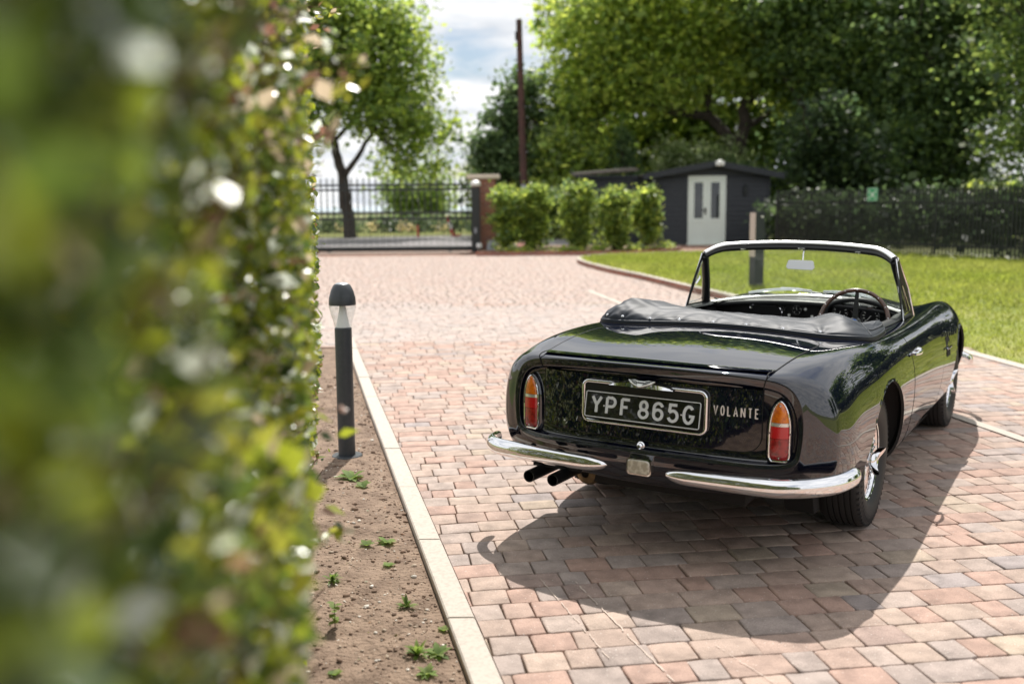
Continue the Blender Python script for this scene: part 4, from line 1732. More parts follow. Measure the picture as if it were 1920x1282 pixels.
m_.add(v, [tuple(range(n)), tuple(range(2 * n - 1, n - 1, -1))] + [(k, (k + 1) % n, n + (k + 1) % n, n + k) for k in range(n)])
m_.build('rear_view_mirror', M['mirror'], mo, False, bevel=.002)
for y0, y1, yp in ((.42, .02, .17), (-.06, -.46, -.28)):
    wp = MB()
    pts, rr = [], []
    for k in range(15):
        t = k / 14
        y = y0 + (y1 - y0) * t
        b = wbase(y / .652)
        tp_ = hdr(y / .652)
        d_ = (tp_ - b).normalized()
        pts.append(b + d_ * (.035 + .018 * math.sin(math.pi * t)) + Vector((.024, 0, .008)))
    wp.tube(pts, .006, 6)
    wp.tube([p - Vector((0, 0, .010)) for p in pts], .0035, 6)
    b = wbase(yp / .652)
    wp.tube([b + Vector((.05, -.20 if y0 > 0 else .0, .012)), b + Vector((.035, -.06, .045)), pts[7] + Vector((.004, 0, .006))], [.008, .006, .005], 8)
    wp.lathe([(.001, .022), (.013, .02), (.016, 0)], 14, Matrix.Translation(b + Vector((.05, -.20 if y0 > 0 else .0, -.004))))
    wp.build('windscreen_wiper', M['chrome'], frame_o)

# ---- cabin
cb = MB()
cb.box((.16, -.60, .24), (1.70, .60, .26))
cb.box((1.68, -.62, .26), (1.70, .62, .90))
for sgn in (1, -1):
    cb.box((.16, sgn * .615 - .012, .26), (1.62, sgn * .615 + .012, .868))
cb.box((.14, -.60, .26), (.16, .60, .84))
cabin = cb.build('cabin_tub', M['leather'], car, False)
for sgn in (1, -1):
    MB().tube([Vector((x, sgn * (.632 - .01 * (x > 1.3)), top_z(x, .64) + .004)) for x in np.linspace(.3, 1.53, 24)], .030, 12, flat=(1.1, .42)).build('door_capping', M['leather'], cabin)
for sgn in (1, -1):
    st = MB()
    st.box((.62, sgn * .32 - .24, .26), (1.15, sgn * .32 + .24, .48), bev=.05)
    st.box((.48, sgn * .32 - .23, .40), (.66, sgn * .32 + .23, .86), bev=.06)
    st.build('seat', M['leather'], car)
# dashboard
dz0 = .945


def dash_top(a, b):
    t = 2 * b - 1
    p = wbase(t)
    x0, x1 = 1.545, p.x - .012
    x = x0 + (x1 - x0) * a
    return Vector((x, .645 * t, dz0 - .048 * abs(t)**2.2 + (p.z - .004 - (dz0 - .048 * abs(t)**2.2)) * a - .014 * (1 - a)**4))


dash = grid_mesh(dash_top, 14, 40).build('dashboard', M['leather'], car)
mb = MB()
mb.tube([dash_top(0, b) + Vector((.004, 0, -.006)) for b in np.linspace(0, 1, 40)], .017, 12)
mb.tube([wbase(t) + Vector((-.040, 0, .002)) for t in np.linspace(-.93, .93, 40)], .009, 8, flat=(1.8, .6))
mb.build('dash_roll', M['leather'], dash)
MB().tube([wbase(t) + Vector((-.028, 0, .008)) for t in np.linspace(-.95, .95, 40)], .006, 8, flat=(1.6, .7)).build('demister_strip', M['chrome_dull'], dash)
fc = MB()
fc.box((1.575, -.62, .70), (1.60, .62, .925))
fc.build('dash_face', M['gaugeface'], dash, False)
# binnacle hood around the instruments
bn = MB()
pts = []
for k in range(21):
    a = math.pi * k / 20
    pts.append(Vector((1.535, -.335 + .195 * math.cos(a), .868 + .098 * math.sin(a)**.8)))
bn.tube([pts[0] - Vector((0, 0, .12))] + pts + [pts[-1] - Vector((0, 0, .12))], .016, 10, flat=(1, 1))
v = [p for p in pts] + [p + Vector((.10, 0, .0)) for p in pts]
bn.add(v, [(k, k + 1, 22 + k, 21 + k) for k in range(20)])
bn.build('instrument_hood', M['leather'], dash)


def gauge(y, z, r, needle=40, ticks=10, x=1.548):
    tf = Matrix.Translation((x, y, z)) @ Matrix.Rotation(R(-8), 4, 'Y') @ Matrix.Rotation(math.pi, 4, 'Z')
    g_ = MB().lathe([(r * .90, .002), (r * .93, .008), (r, .008), (r * 1.04, .002), (r * 1.04, -.03)], 32, tf, 'X').build('gauge', M['chrome'], dash)
    MB().lathe([(.0003, .0025), (r * .92, .0025), (r * .92, -.02)], 28, tf, 'X').build('gauge_dial', M['gaugeface'], g_)
    mk = MB()
    for k in range(ticks):
        a = R(-135 + 270 * k / (ticks - 1))
        m2 = tf @ Matrix.Rotation(a, 4, 'X')
        mk.box((.003, -r * .035, r * .62), (.0036, r * .035, r * .82), m2)
    mk.box((.0038, -r * .03, -r * .1), (.0044, r * .03, r * .6), tf @ Matrix.Rotation(R(needle), 4, 'X'))
    mk.build('gauge_markings', M['gaugemark'], g_, False)


gauge(-.418, .865, .058, 140, 11)
gauge(-.232, .885, .050, 160, 9)
gauge(-.325, .905, .029, 20, 5)
gauge(-.535, .865, .027, 60, 5)
gauge(.045, .880, .030, 10, 5)
gauge(.135, .885, .014, 0, 3)
gb = MB()
o_ = rrect(.235, .79, .895, .05, 6)
pts = [Vector((1.572, .385 - y, z)) for y, z in o_]
pts.append(pts[0])
gb.tube(pts, .004, 6, cap=False)
gb.lathe([(.0005, -.014), (.009, -.012), (.011, 0)], 14, Matrix.Translation((1.572, .36, .872)), 'X')
gb.build('glovebox_trim', M['chrome'], dash)
for y, z in ((-.005, .885), (-.05, .84), (-.09, .84), (.10, .84), (-.13, .84)):
    MB().lathe([(.0005, -.016), (.008, -.015), (.009, -.006), (.004, 0)], 12, Matrix.Translation((1.574, y, z)), 'X').build('dash_switch', M['whiteface'], dash)
# steering wheel
stf = Matrix.Translation((1.10, -.412, .872)) @ Matrix.Rotation(R(20), 4, 'Y')
sw = MB()
rad = .198
pts = [stf @ Vector((0, rad * math.cos(a), rad * math.sin(a))) for a in np.linspace(0, 2 * math.pi, 65)]
sw.tube(pts, .0125, 12, cap=False)
swo = sw.build('steering_wheel', M['wood'], car)
for k in range(18):
    a = 2 * math.pi * (k + .5) / 18
    MB().lathe([(.0003, -.0135), (.003, -.0128), (.0035, -.010)], 8, stf @ Matrix.Translation((0, rad * math.cos(a), rad * math.sin(a))), 'X').build('rim_rivet', M['chrome'], swo)
sp = MB()
for a in (90, 210, 330):
    m2 = stf @ Matrix.Rotation(R(a), 4, 'X')
    sp.add([m2 @ Vector(p) for p in ((.03, .03, -.018), (.0, .19, -.010), (.0, .19, .010), (.03, .03, .018), (.034, .03, -.018), (.004, .19, -.010), (.004, .19, .010), (.034, .03, .018))],
           [(0, 1, 2, 3), (7, 6, 5, 4), (0, 4, 5, 1), (1, 5, 6, 2), (2, 6, 7, 3), (3, 7, 4, 0)])
sp.lathe([(.001, .012), (.03, .014), (.042, .03), (.042, .06), (.03, .5)], 24, stf, 'X')
sp.build('steering_spokes', M['black'], swo)
MB().lathe([(.0005, .005), (.020, .007), (.024, .012)], 24, stf, 'X').build('horn_push', M['blue'], swo)

# ---- folded hood cover (horseshoe bag with press studs)
OB = np.array([(.66, .655), (.50, .700), (.30, .722), (.12, .728), (.02, .715), (-.035, .672), (-.055, .60), (-.055, .45), (-.045, .22), (-.04, 0), (-.045, -.22), (-.055, -.45), (-.055, -.60), (-.035, -.672), (.02, -.715), (.12, -.728), (.30, -.722), (.50, -.700), (.66, -.655)])
IB = np.array([(.70, .615), (.56, .590), (.46, .560), (.40, .53), (.37, .49), (.355, .45), (.35, .40), (.35, .30), (.35, .15), (.35, 0), (.35, -.15), (.36, -.30), (.38, -.40), (.40, -.45), (.42, -.49), (.45, -.53), (.50, -.565), (.58, -.60), (.70, -.62)])
HH = np.array([.030, .042, .062, .082, .094, .112, .112, .078, .050, .038, .036, .046, .082, .078, .058, .044, .038, .036, .028])
uu = np.linspace(0, 1, 19)
NU, NS = 260, 44
uq = np.linspace(0, 1, NU)
OBs, IBs, HHs = nat_spline(uu, OB, uq), nat_spline(uu, IB, uq), nat_spline(uu, HH[:, None], uq)[:, 0]
snap_u = []
arc_l = np.concatenate([[0], np.cumsum(np.hypot(*np.diff(OBs, axis=0).T))])
for ys in (.665, .56, .405, .235, .055, -.13, -.325, -.51):
    i = int(np.argmin(np.abs(OBs[:, 1] - ys) + (OBs[:, 0] > .05) * 5))
    snap_u.append(i)
SP = np.array([0, .04, .10, .2, .32, .5, .7, .88, 1.0])
SZ = np.array([0, .15, .32, .56, .76, 1.0, .90, .60, .10])
SXm = np.array([0, .01, .05, .14, .26, .42, .66, .90, 1.0])
sq = np.linspace(0, 1, NS)
zq = nat_spline(SP, SZ[:, None], sq)[:, 0]
xq = nat_spline(SP, SXm[:, None], sq)[:, 0]
from mathutils import noise as mnoise
cv = np.zeros((NU, NS, 3))
for i in range(NU):
    o, inn, h_ = OBs[i], IBs[i], HHs[i] * .92
    zo = top_z(max(o[0], -.2), abs(o[1])) + .016
    for j in range(NS):
        s = sq[j]
        xy = o + (inn - o) * xq[j]
        z = zo + h_ * zq[j]
        if s > .8:
            z -= (s - .8) / .2 * .05
        # puckers at the studs
        dd = 0
        for k in snap_u:
            da = arc_l[i] - arc_l[k]
            dd -= .006 * math.exp(-(da / .030)**2) * math.exp(-((s - .06) / .14)**2)
            ang = math.atan2(s * .35, da + 1e-6)
            dist = math.hypot(da, s * .35)
            dd += .0045 * math.sin(ang * 7 + k) * math.exp(-(dist / .10)**2) * min(1, dist / .02)
        p = Vector((xy[0] * 1.0, xy[1], s))
        wr = mnoise.noise(Vector((arc_l[i] * 4.5 + s * 3, s * 3.0, 1.3))) * .010 + mnoise.noise(Vector((arc_l[i] * 9 - s * 9, s * 4, 7.7))) * .004
        wr += .006 * (1 - abs(mnoise.noise(Vector((arc_l[i] * 6 + s * 7, s * 2.2, 3.1)))) * 2)
        wr *= min(1, s * 6) * min(1, (1 - s) * 4) * min(1, h_ / .06)
        out = (o - inn) / (np.linalg.norm(o - inn) + 1e-6)
        lift = dd + wr
        nz_ = .35 + .65 * min(1, s * 2.2)
        cv[i, j] = (xy[0] + out[0] * lift * (1.2 - nz_), xy[1] + out[1] * lift * (1.2 - nz_), z + lift * nz_)
f = [(i * NS + j, i * NS + j + 1, (i + 1) * NS + j + 1, (i + 1) * NS + j) for i in range(NU - 1) for j in range(NS - 1)]
cover = MB().add(cv.reshape(-1, 3), f).build('hood_cover', M['vinyl'], car, angle=180)
pts = [Vector((o[0] - 0, o[1], top_z(max(o[0], -.2), abs(o[1])) + .012)) for o in OBs[::4]]
MB().tube(pts, .009, 8, flat=(.8, 1.1)).build('cover_piping', M['vinyl'], cover)
MB().tube([p - Vector((0, 0, .011)) for p in pts], .010, 8, flat=(1.1, .8)).build('cover_seal', M['gap'], cover)
for side in (1, -1):
    s2 = MB()
    rng_ = [k for k in range(NU) if OBs[k][1] * side > 0 and OBs[k][0] > .06]
    s2.tube([Vector(cv[k, 9]) + Vector((0, 0, .002)) for k in rng_], .004, 6)
    i0 = rng_[0] if side < 0 else rng_[-1]
    s2.tube([Vector(cv[i0, j]) + Vector((0, 0, .001)) for j in range(2, 30)], .0028, 6)
    s2.build('cover_seam', M['vinyl'], cover)
for k in snap_u:
    p = Vector(cv[k, 3])
    n_ = Vector((-.8, 0, .6))
    MB().lathe([(.0005, .007), (.005, .006), (.0085, .002), (.009, 0)], 12, Matrix.Translation(p + n_ * .001) @ n_.to_track_quat('Z', 'Y').to_matrix().to_4x4()).build('press_stud', M['chrome'], cover)

# ================================================================== VEGETATION TOOLS
def leaf_mesh(name, P, size, colors, m, parent, droop=.0, aspect=.55, vary=.35, up=.35, bent=True):
    """one pointed leaf (two bent quads) per point"""
    n = len(P)
    nrm = rng.normal(0, 1, (n, 3))
    nrm[:, 2] = np.abs(nrm[:, 2]) + up
    nrm /= np.linalg.norm(nrm, axis=1)[:, None]
    t = rng.normal(0, 1, (n, 3))
    t[:, 2] -= droop
    t -= nrm * (t * nrm).sum(1)[:, None]
    t /= np.linalg.norm(t, axis=1)[:, None]
    s = np.cross(nrm, t)
    L = size * np.exp(rng.normal(0, vary, n))[:, None]
    W = L * aspect
    if bent:
        base, tip = P - t * L * .5, P + t * L * .5
        mid = P - t * L * .08 - nrm * W * .12
        l_, r_ = mid + s * W * .5 + nrm * W * .22, mid - s * W * .5 + nrm * W * .22
        V_ = np.stack([base, r_, tip, l_, mid], 1).reshape(-1, 3)
        F_ = (np.arange(n)[:, None, None] * 5 + np.array([[0, 1, 2], [0, 2, 3]])[None]).reshape(-1, 3)
        return np_mesh(name, V_, F_, m, parent, colors=np.repeat(colors, 2, 0))
    V_ = np.stack([P - t * L * .5, P - s * W * .5 - t * L * .05, P + t * L * .5, P + s * W * .5 - t * L * .05], 1).reshape(-1, 3)
    F_ = np.arange(4 * n).reshape(-1, 4)
    return np_mesh(name, V_, F_, m, parent, colors=colors)


def pick(pal, n, p=None, spread=.22):
    pal = np.array(pal)
    c = pal[rng.choice(len(pal), n, p=p)]
    return c * rng.uniform(1 - spread, 1 + spread, (n, 1))


GREEN = [(.15, .215, .05), (.115, .18, .045), (.19, .255, .06), (.09, .145, .042)]
LIME = [(.28, .34, .06), (.22, .30, .055), (.34, .39, .08), (.17, .24, .05)]
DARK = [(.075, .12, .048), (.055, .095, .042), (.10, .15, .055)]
PALE = [(.20, .25, .12), (.15, .20, .08), (.25, .29, .17), (.10, .15, .05)]


def limb(mb, a, b, ra, rb, wob=.035, n=7):
    a, b = Vector(a), Vector(b)
    L = (b - a).length
    pts, rr = [], []
    for k in range(n + 1):
        t = k / n
        p = a.lerp(b, t)
        w_ = L * wob * math.sin(math.pi * t)
        pts.append(p + Vector((random.gauss(0, w_ * .5), random.gauss(0, w_ * .5), random.gauss(0, w_ * .25))))
        rr.append(ra + (rb - ra) * t)
    mb.tube(pts, rr, 8)
    return pts


def tree(name, label, cat, base, trunk, blobs, nclus, nleaf, lsize, pal, group=None, spread=.30, shell=.55, clus=.55, p=None, bare=None, m='leaf', droop=.3):
    """base (x,y,z); trunk: list of (pointA, pointB, rA, rB) relative to base; blobs: (x,y,z,rx,ry,rz) relative to base"""
    root = empty(name, base)
    tag(root, label, cat, group)
    if trunk:
        mb = MB()
        for a, b, ra, rb in trunk:
            limb(mb, a, b, ra, rb)
        # fine limbs into the crown
        for (x, y, z, rx, ry, rz) in blobs:
            a0 = min(trunk, key=lambda q: (Vector(q[1]) - Vector((x, y, z))).length)[1]
            for _ in range(3):
                e = Vector((x + random.uniform(-.7, .7) * rx, y + random.uniform(-.7, .7) * ry, z + random.uniform(-.4, .8) * rz))
                limb(mb, a0, e, .05, .012, .1, 5)
        mb.build('trunk', M['bark'], root)
    P, C = [], []
    vol = np.array([b[3] * b[4] + b[3] * b[5] for b in blobs])
    cnt = np.maximum(2, (nclus * vol / vol.sum()).astype(int))
    for (x, y, z, rx, ry, rz), k in zip(blobs, cnt):
        d = rng.normal(0, 1, (k, 3))
        d /= np.linalg.norm(d, axis=1)[:, None]
        rr = rng.uniform(shell, 1.06, (k, 1))
        cen = np.array([x, y, z]) + d * rr * np.array([rx, ry, rz])
        tone = rng.uniform(.85, 1.25, (k, 1))
        for c, tn_ in zip(cen, tone):
            nl = int(nleaf * rng.uniform(.3, 1.1))
            q = rng.normal(0, 1, (nl, 3)) * clus * rng.uniform(.8, 1.6) * np.array([1, 1, .7])
            P.append(c + q)
            C.append(pick(pal, nl, p, spread) * tn_)
    P, C = np.concatenate(P), np.concatenate(C)
    P[:, 2] = np.maximum(P[:, 2], .05)
    leaf_mesh('crown', P, lsize, C, M[m], root, droop=droop, bent=False, aspect=.75)
    return root


def sc_blobs(L, k):
    return [tuple(v * k for v in b) for b in L]


# ---- big tree beyond the gate on the left
bY = 44.0
tree('roadside_tree', 'tall leafy tree with a slightly bent trunk beyond the sliding gate', 'tree', (-7.05, bY, .35),
     [((0, 0, 0), (-.25, 0, 2.6), .30, .22), ((-.25, 0, 2.6), (-.75, .1, 4.6), .22, .17), ((-.25, 0, 2.6), (1.2, 0, 4.7), .14, .08), ((-.75, .1, 4.6), (-.4, .2, 7.5), .16, .08),
      ((-.75, .1, 4.6), (-2.6, -.2, 6.6), .12, .06), ((-.6, .1, 4.2), (1.6, .1, 6.6), .10, .05)],
     [(-.6, 0, 8.2, 3.0, 2.6, 2.2), (1.6, 0, 7.4, 2.3, 2.2, 2.0), (-2.8, 0, 7.2, 2.4, 2.2, 2.2), (2.4, 0, 5.6, 1.7, 1.7, 1.4), (.7, -.3, 5.5, 1.7, 1.8, 1.1), (2.9, 0, 4.4, 1.3, 1.2, .8),
      (-2.2, 0, 5.2, 1.9, 1.7, 1.2), (4.3, 0, 4.5, .7, .8, .35), (1.7, 0, 9.2, 1.7, 1.6, 1.2), (-.5, 0, 10.2, 2.2, 2.0, 1.2), (2.2, .2, 3.3, .8, .8, .5), (3.3, .2, 3.0, .7, .7, .6)],
     560, 88, .19, GREEN + LIME[:2], clus=.42, shell=.35)
# second one further left (mostly behind the near hedge, seen in reflections)
tree('roadside_tree', 'leafy tree mostly hidden behind the near hedge at the left', 'tree', (-15.5, 47, .35),
     [((0, 0, 0), (0, 0, 4), .3, .2)], [(0, 0, 7, 4, 3, 3), (2.6, 0, 5.6, 2.4, 2, 1.8), (-2.8, 0, 5.4, 2.5, 2, 2)], 200, 50, .3, GREEN, clus=.5)
# small round tree behind the gate, further off
tree('rounded_tree', 'small rounded light green tree seen through the gate bars', 'tree', (-6.2, 66, .35),
     [((0, 0, 0), (0, 0, 2.), .15, .1)], [(0, 0, 2.7, 2.2, 1.6, 1.5), (-1.0, 0, 1.9, 1.5, 1.2, 1.0), (1.2, 0, 1.9, 1.4, 1.2, 1.1), (.3, 0, 1.2, 2.0, 1.4, 1.0)], 160, 46, .22, GREEN, clus=.36)
# dark hedge along the road
tree('field_hedge', 'long low dark hedge along the road beyond the gate', 'hedge', (-5, 53, .35), None,
     [(x, 0, .45, 1.5, .7, .4) for x in np.arange(-22, 16, 2.0)], 420, 44, .17, DARK, clus=.22, shell=.2)
tree('wild_grass_clump', 'straw coloured seeding grasses on the verge below the road hedge', 'wild grass', (-3.6, 48.6, .35), None,
     [(x, 0, .35, .5, .3, .25) for x in (-4.6, -3.2, -1.6, -1.0, .4)], 26, 26, .12, [(.42, .36, .20), (.30, .28, .12)], clus=.10, shell=.2)

# ---- trees right of the pole
tree('conifer_tree', 'dark evergreen tree directly behind the wooden pole', 'tree', (-.05, 42, .35), [((0, 0, 0), (0, 0, 6), .25, .05)],
     [(0, 0, 1.2, 1.5, 1.4, 1.3), (.1, 0, 2.8, 1.6, 1.5, 1.2), (0, 0, 4.2, 1.45, 1.3, 1.0), (.4, 0, 5.4, 1.2, 1.1, .8), (.9, 0, 6.3, .9, .8, .6), (-.9, 0, 3.6, .8, .7, .5), (1.8, 0, 3.2, 1.6, 1.5, 2.6), (1.8, 0, 1.2, 2, 1.5, 1.3)],
     360, 70, .20, DARK, clus=.28, shell=.3)
for bx_, by_, lab, pl in ((6.6, 50, 'broad yellow green tree filling the gap behind the spreading tree', LIME + GREEN), (11.2, 50.5, 'deep green tree filling the gap behind the shed roof', GREEN), (17.5, 48, 'dark tree in the back row behind the wood on the right', GREEN + DARK)):
    tree('backdrop_tree', lab, 'tree', (bx_, by_, .35), [((0, 0, 0), (0, 0, 4), .3, .2)],
         [(0, 0, 2.0, 3.2, 2.2, 2.0), (-2.4, 0, 4.6, 2.6, 2.2, 2.2), (1.6, 0, 4.8, 3.0, 2.2, 2.3), (0, 0, 8.0, 3.4, 2.6, 2.4), (-2.6, 0, 10.4, 2.6, 2.2, 1.9), (2.6, 0, 10.2, 2.6, 2.2, 2.0), (3.2, 0, 1.9, 2.2, 1.8, 1.8)],
         330, 60, .36, pl, clus=.55, shell=.2)
tree('holly_tree', 'dark evergreen bush rising between the shed and the start of the dark fence', 'bush', (10.3, 34.6, .33), [((0, 0, 0), (0, 0, 2), .1, .05)],
     [(0, 0, 1.0, 1.3, .9, 1.2), (.2, 0, 2.6, 1.3, 1.0, 1.1), (.4, 0, 4.0, 1.2, 1.0, 1.0), (1.8, 0, 2.2, 1.4, 1.0, 1.8)], 260, 60, .17, [(.04, .07, .028), (.03, .055, .025), (.06, .095, .03)], clus=.28, shell=.15)
tree('pale_shrub', 'light green loose shrub between the gate pillar and the dark evergreen', 'shrub', (-1.25, 45.5, .35), None,
     [(0, 0, 1.2, 1.0, .8, 1.2), (.3, 0, 2.2, .8, .8, .8), (-.2, 0, 2.9, .6, .6, .5)], 60, 50, .18, [(.16, .2, .05), (.12, .17, .04)], clus=.25)

# large sunlit tree over the shed, horizontal limb
tree('spreading_tree', 'large sunlit tree with a long horizontal limb spreading over the shed roof', 'tree', (9.6, 42, .35),
     [((0, 0, 0), (-.15, 0, 3.6), .48, .38), ((-.15, 0, 3.6), (-1.3, 0, 4.9), .26, .2), ((-1.3, 0, 4.9), (-5.4, -.3, 5.6), .2, .09), ((-.15, 0, 3.6), (.5, 0, 7.4), .3, .16), ((-1.3, 0, 4.8), (-1.9, 0, 8.2), .17, .08), ((.3, 0, 5.6), (2.6, 0, 8.4), .16, .08), ((-.1, 0, 4.3), (1.7, .2, 5.4), .16, .07)],
     [(-6.0, 0, 8.4, 2.0, 2.2, 1.9), (-6.7, 0, 6.2, 1.5, 1.8, 1.5), (-7.0, 0, 4.6, 1.2, 1.5, 1.1), (-5.8, 0, 5.6, 1.6, 1.6, 1.0), (-4.2, 0, 7.4, 2.4, 2.2, 1.7), (-4.4, 0, 9.8, 2.6, 2.3, 1.6), (-1.6, 0, 8.4, 2.4, 2.2, 1.6), (-1.4, 0, 10.4, 2.6, 2.2, 1.5), (1.2, 0, 8.4, 2.2, 2.0, 1.6), (1.4, 0, 10.4, 2.5, 2.2, 1.6), (-3.3, -.4, 6.2, 1.9, 1.6, .9), (-7.3, 0, 3.4, 1.0, 1.2, .9), (2.2, -.4, 6.2, 1.8, 1.6, 1.3), (-.4, -.6, 6.6, 1.4, 1.1, .8)],
     760, 92, .195, LIME + GREEN, clus=.42, shell=.3, p=[.18, .2, .1, .14, .12, .1, .1, .06])
tree('mixed_shrub', 'yellow green shrub standing left of the shed roof', 'shrub', (1.7, 40.5, .35), [((0, 0, 0), (0, 0, 2), .1, .05)],
     [(0, 0, 1.4, 1.2, 1.0, 1.3), (.3, 0, 2.8, 1.1, 1.0, .9), (1.6, .4, 3.2, 1.1, 1.0, 1.0), (1.9, 0, 1.8, 1.1, .9, 1.4), (.2, 0, 3.8, .8, .8, .6)], 190, 56, .19, LIME + GREEN + PALE[:1], clus=.28, shell=.3)
tree('conical_conifer', 'narrow dark conifer behind the left end of the shed', 'tree', (4.5, 40.2, .35), [((0, 0, 0), (0, 0, 3), .12, .04)],
     [(0, 0, .8, .95, .8, .9), (0, 0, 2.0, .8, .7, .8), (0, 0, 3.0, .55, .5, .6), (0, 0, 3.8, .3, .3, .5)], 150, 60, .13, DARK, clus=.18, shell=.2)
tree('silver_shrub', 'pale silvery shrub rising behind the shed roof', 'shrub', (7.0, 41, .35), [((0, 0, 0), (0, 0, 2), .1, .05)],
     [(0, 0, 2.3, 1.2, 1.0, .9), (1.2, 0, 3.0, 1.3, 1.0, .9), (-.4, 0, 3.3, .9, .8, .6), (1.9, 0, 2.0, 1.0, .9, 1.0), (.6, 0, 1.2, 1.6, 1.0, 1.0)], 210, 56, .17, PALE, clus=.26, shell=.3)
tree('yew_shrub', 'dark evergreen shrub behind the shed ridge', 'shrub', (8.8, 39.4, .35), None,
     [(0, 0, 1.2, 1.0, .8, 1.2), (.1, 0, 2.4, .7, .6, .7)], 80, 56, .14, DARK, clus=.2, shell=.2)
# the darker wood on the right
tree('woodland_tree', 'big shady tree with a dark ivy covered trunk right of the shed', 'tree', (12.3, 40, .35),
     [((0, 0, 0), (0, 0, 4.8), .62, .45), ((0, 0, 4.8), (-.4, 0, 9.5), .4, .15), ((0, 0, 4.8), (2.4, 0, 8.0), .24, .1), ((0, 0, 4.0), (-1.8, 0, 6.6), .2, .09)],
     [(.2, -.5, 2.2, 1.2, .9, 2.0), (0, 0, 6.6, 2.6, 2.2, 1.7), (-1.2, 0, 9.2, 2.6, 2.3, 1.9), (2.2, 0, 8.4, 2.6, 2.3, 2.0), (1.8, -.6, 5.4, 2.2, 1.8, 1.7), (.6, -1.0, 4.0, 1.5, 1.2, 1.2), (2.6, -.8, 3.2, 1.8, 1.4, 1.5), (3.4, 0, 10.2, 2.3, 2, 1.5)],
     620, 92, .185, GREEN + DARK, clus=.42, shell=.25, p=[.12, .17, .06, .25, .14, .13, .13])
tree('woodland_tree', 'deep green tree with drooping foliage behind the middle of the dark fence', 'tree', (16.6, 37.5, .35),
     [((0, 0, 0), (.2, 0, 5), .4, .28), ((.2, 0, 5), (1.4, 0, 9), .25, .1), ((.2, 0, 4.6), (-1.8, 0, 7.4), .2, .08)],
     [(0, 0, 3.0, 2.6, 1.8, 2.2), (-1.0, 0, 5.6, 2.4, 2.0, 1.8), (1.6, 0, 5.8, 2.5, 2.0, 1.8), (-.6, 0, 8.2, 2.6, 2.2, 1.8), (2.2, 0, 8.6, 2.4, 2.0, 1.8), (-2.3, -.4, 3.4, 1.6, 1.4, 2.0), (0, -1.0, 1.2, 2.8, 1.2, 1.1)],
     520, 92, .175, GREEN + DARK, clus=.42, shell=.2, p=[.05, .08, .0, .22, .22, .25, .18])
tree('woodland_tree', 'tree with bare dark branches against the sky at the upper right', 'tree', (18.6, 31.5, .35),
     [((0, 0, 0), (-.6, 0, 4.2), .36, .26), ((-.6, 0, 4.2), (-.1, 0, 7.0), .28, .22), ((-.1, 0, 7.0), (.9, 0, 9.6), .2, .12), ((-.1, 0, 6.4), (1.8, -.2, 8.4), .10, .05), ((-.2, 0, 5.2), (2.6, 0, 6.6), .12, .05), ((.0, 0, 7.2), (-1.8, 0, 9.2), .12, .06), ((-.6, 0, 4.0), (-2.6, 0, 6.4), .14, .06)],
     [(-1.8, 0, 3.6, 2.0, 1.6, 1.6), (.8, 0, 3.8, 2.3, 1.6, 1.7), (-2.8, 0, 6.0, 1.8, 1.5, 1.4), (-1.6, 0, 8.6, 1.9, 1.5, 1.0), (1.0, 0, 5.9, 1.9, 1.5, .6), (2.8, 0, 5.0, 1.6, 1.4, 1.4), (-3.6, 0, 8.2, 1.6, 1.4, 1.3), (2.9, 0, 8.4, 1.3, 1.2, .9), (0, -1, 1.4, 3.2, 1.3, 1.2)],
     480, 76, .165, GREEN + [(.12, .16, .04)] + DARK[:2], clus=.36, shell=.25, p=[.16, .16, .14, .14, .16, .12, .12])
# wood to the right of the picture, mirrored in the car's side
for i, (x, y, s) in enumerate([(23, 25, 1.0), (27, 18, 1.1), (31, 10, 1.0), (34, 1, 1.1)]):
    tree('woodland_tree', 'dense green tree beyond the fence outside the right edge of the picture', 'tree', (x, y, .3), [((0, 0, 0), (0, 0, 4), .4, .25)],
         sc_blobs([(0, 0, 3, 3.6, 3.6, 2.8), (0, 0, 6.4, 3.6, 3.4, 2.6), (-1, 1, 8.8, 2.6, 2.6, 1.8)], s), 150, 60, .42, GREEN + DARK, clus=.6, shell=.3, group='trees beyond the fence outside the picture')
# undergrowth behind the fence
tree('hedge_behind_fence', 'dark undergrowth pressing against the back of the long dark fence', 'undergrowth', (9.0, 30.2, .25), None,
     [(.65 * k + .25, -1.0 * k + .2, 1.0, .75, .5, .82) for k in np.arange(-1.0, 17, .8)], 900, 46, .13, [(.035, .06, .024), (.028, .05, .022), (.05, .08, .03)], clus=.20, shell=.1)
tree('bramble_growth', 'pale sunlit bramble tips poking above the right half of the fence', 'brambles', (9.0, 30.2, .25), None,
     [(.65 * k + .2, -1.0 * k + .2, 1.76, .5, .25, .20) for k in np.arange(4.5, 14, .8)], 110, 26, .07, PALE + LIME[:2], clus=.10, shell=.1)

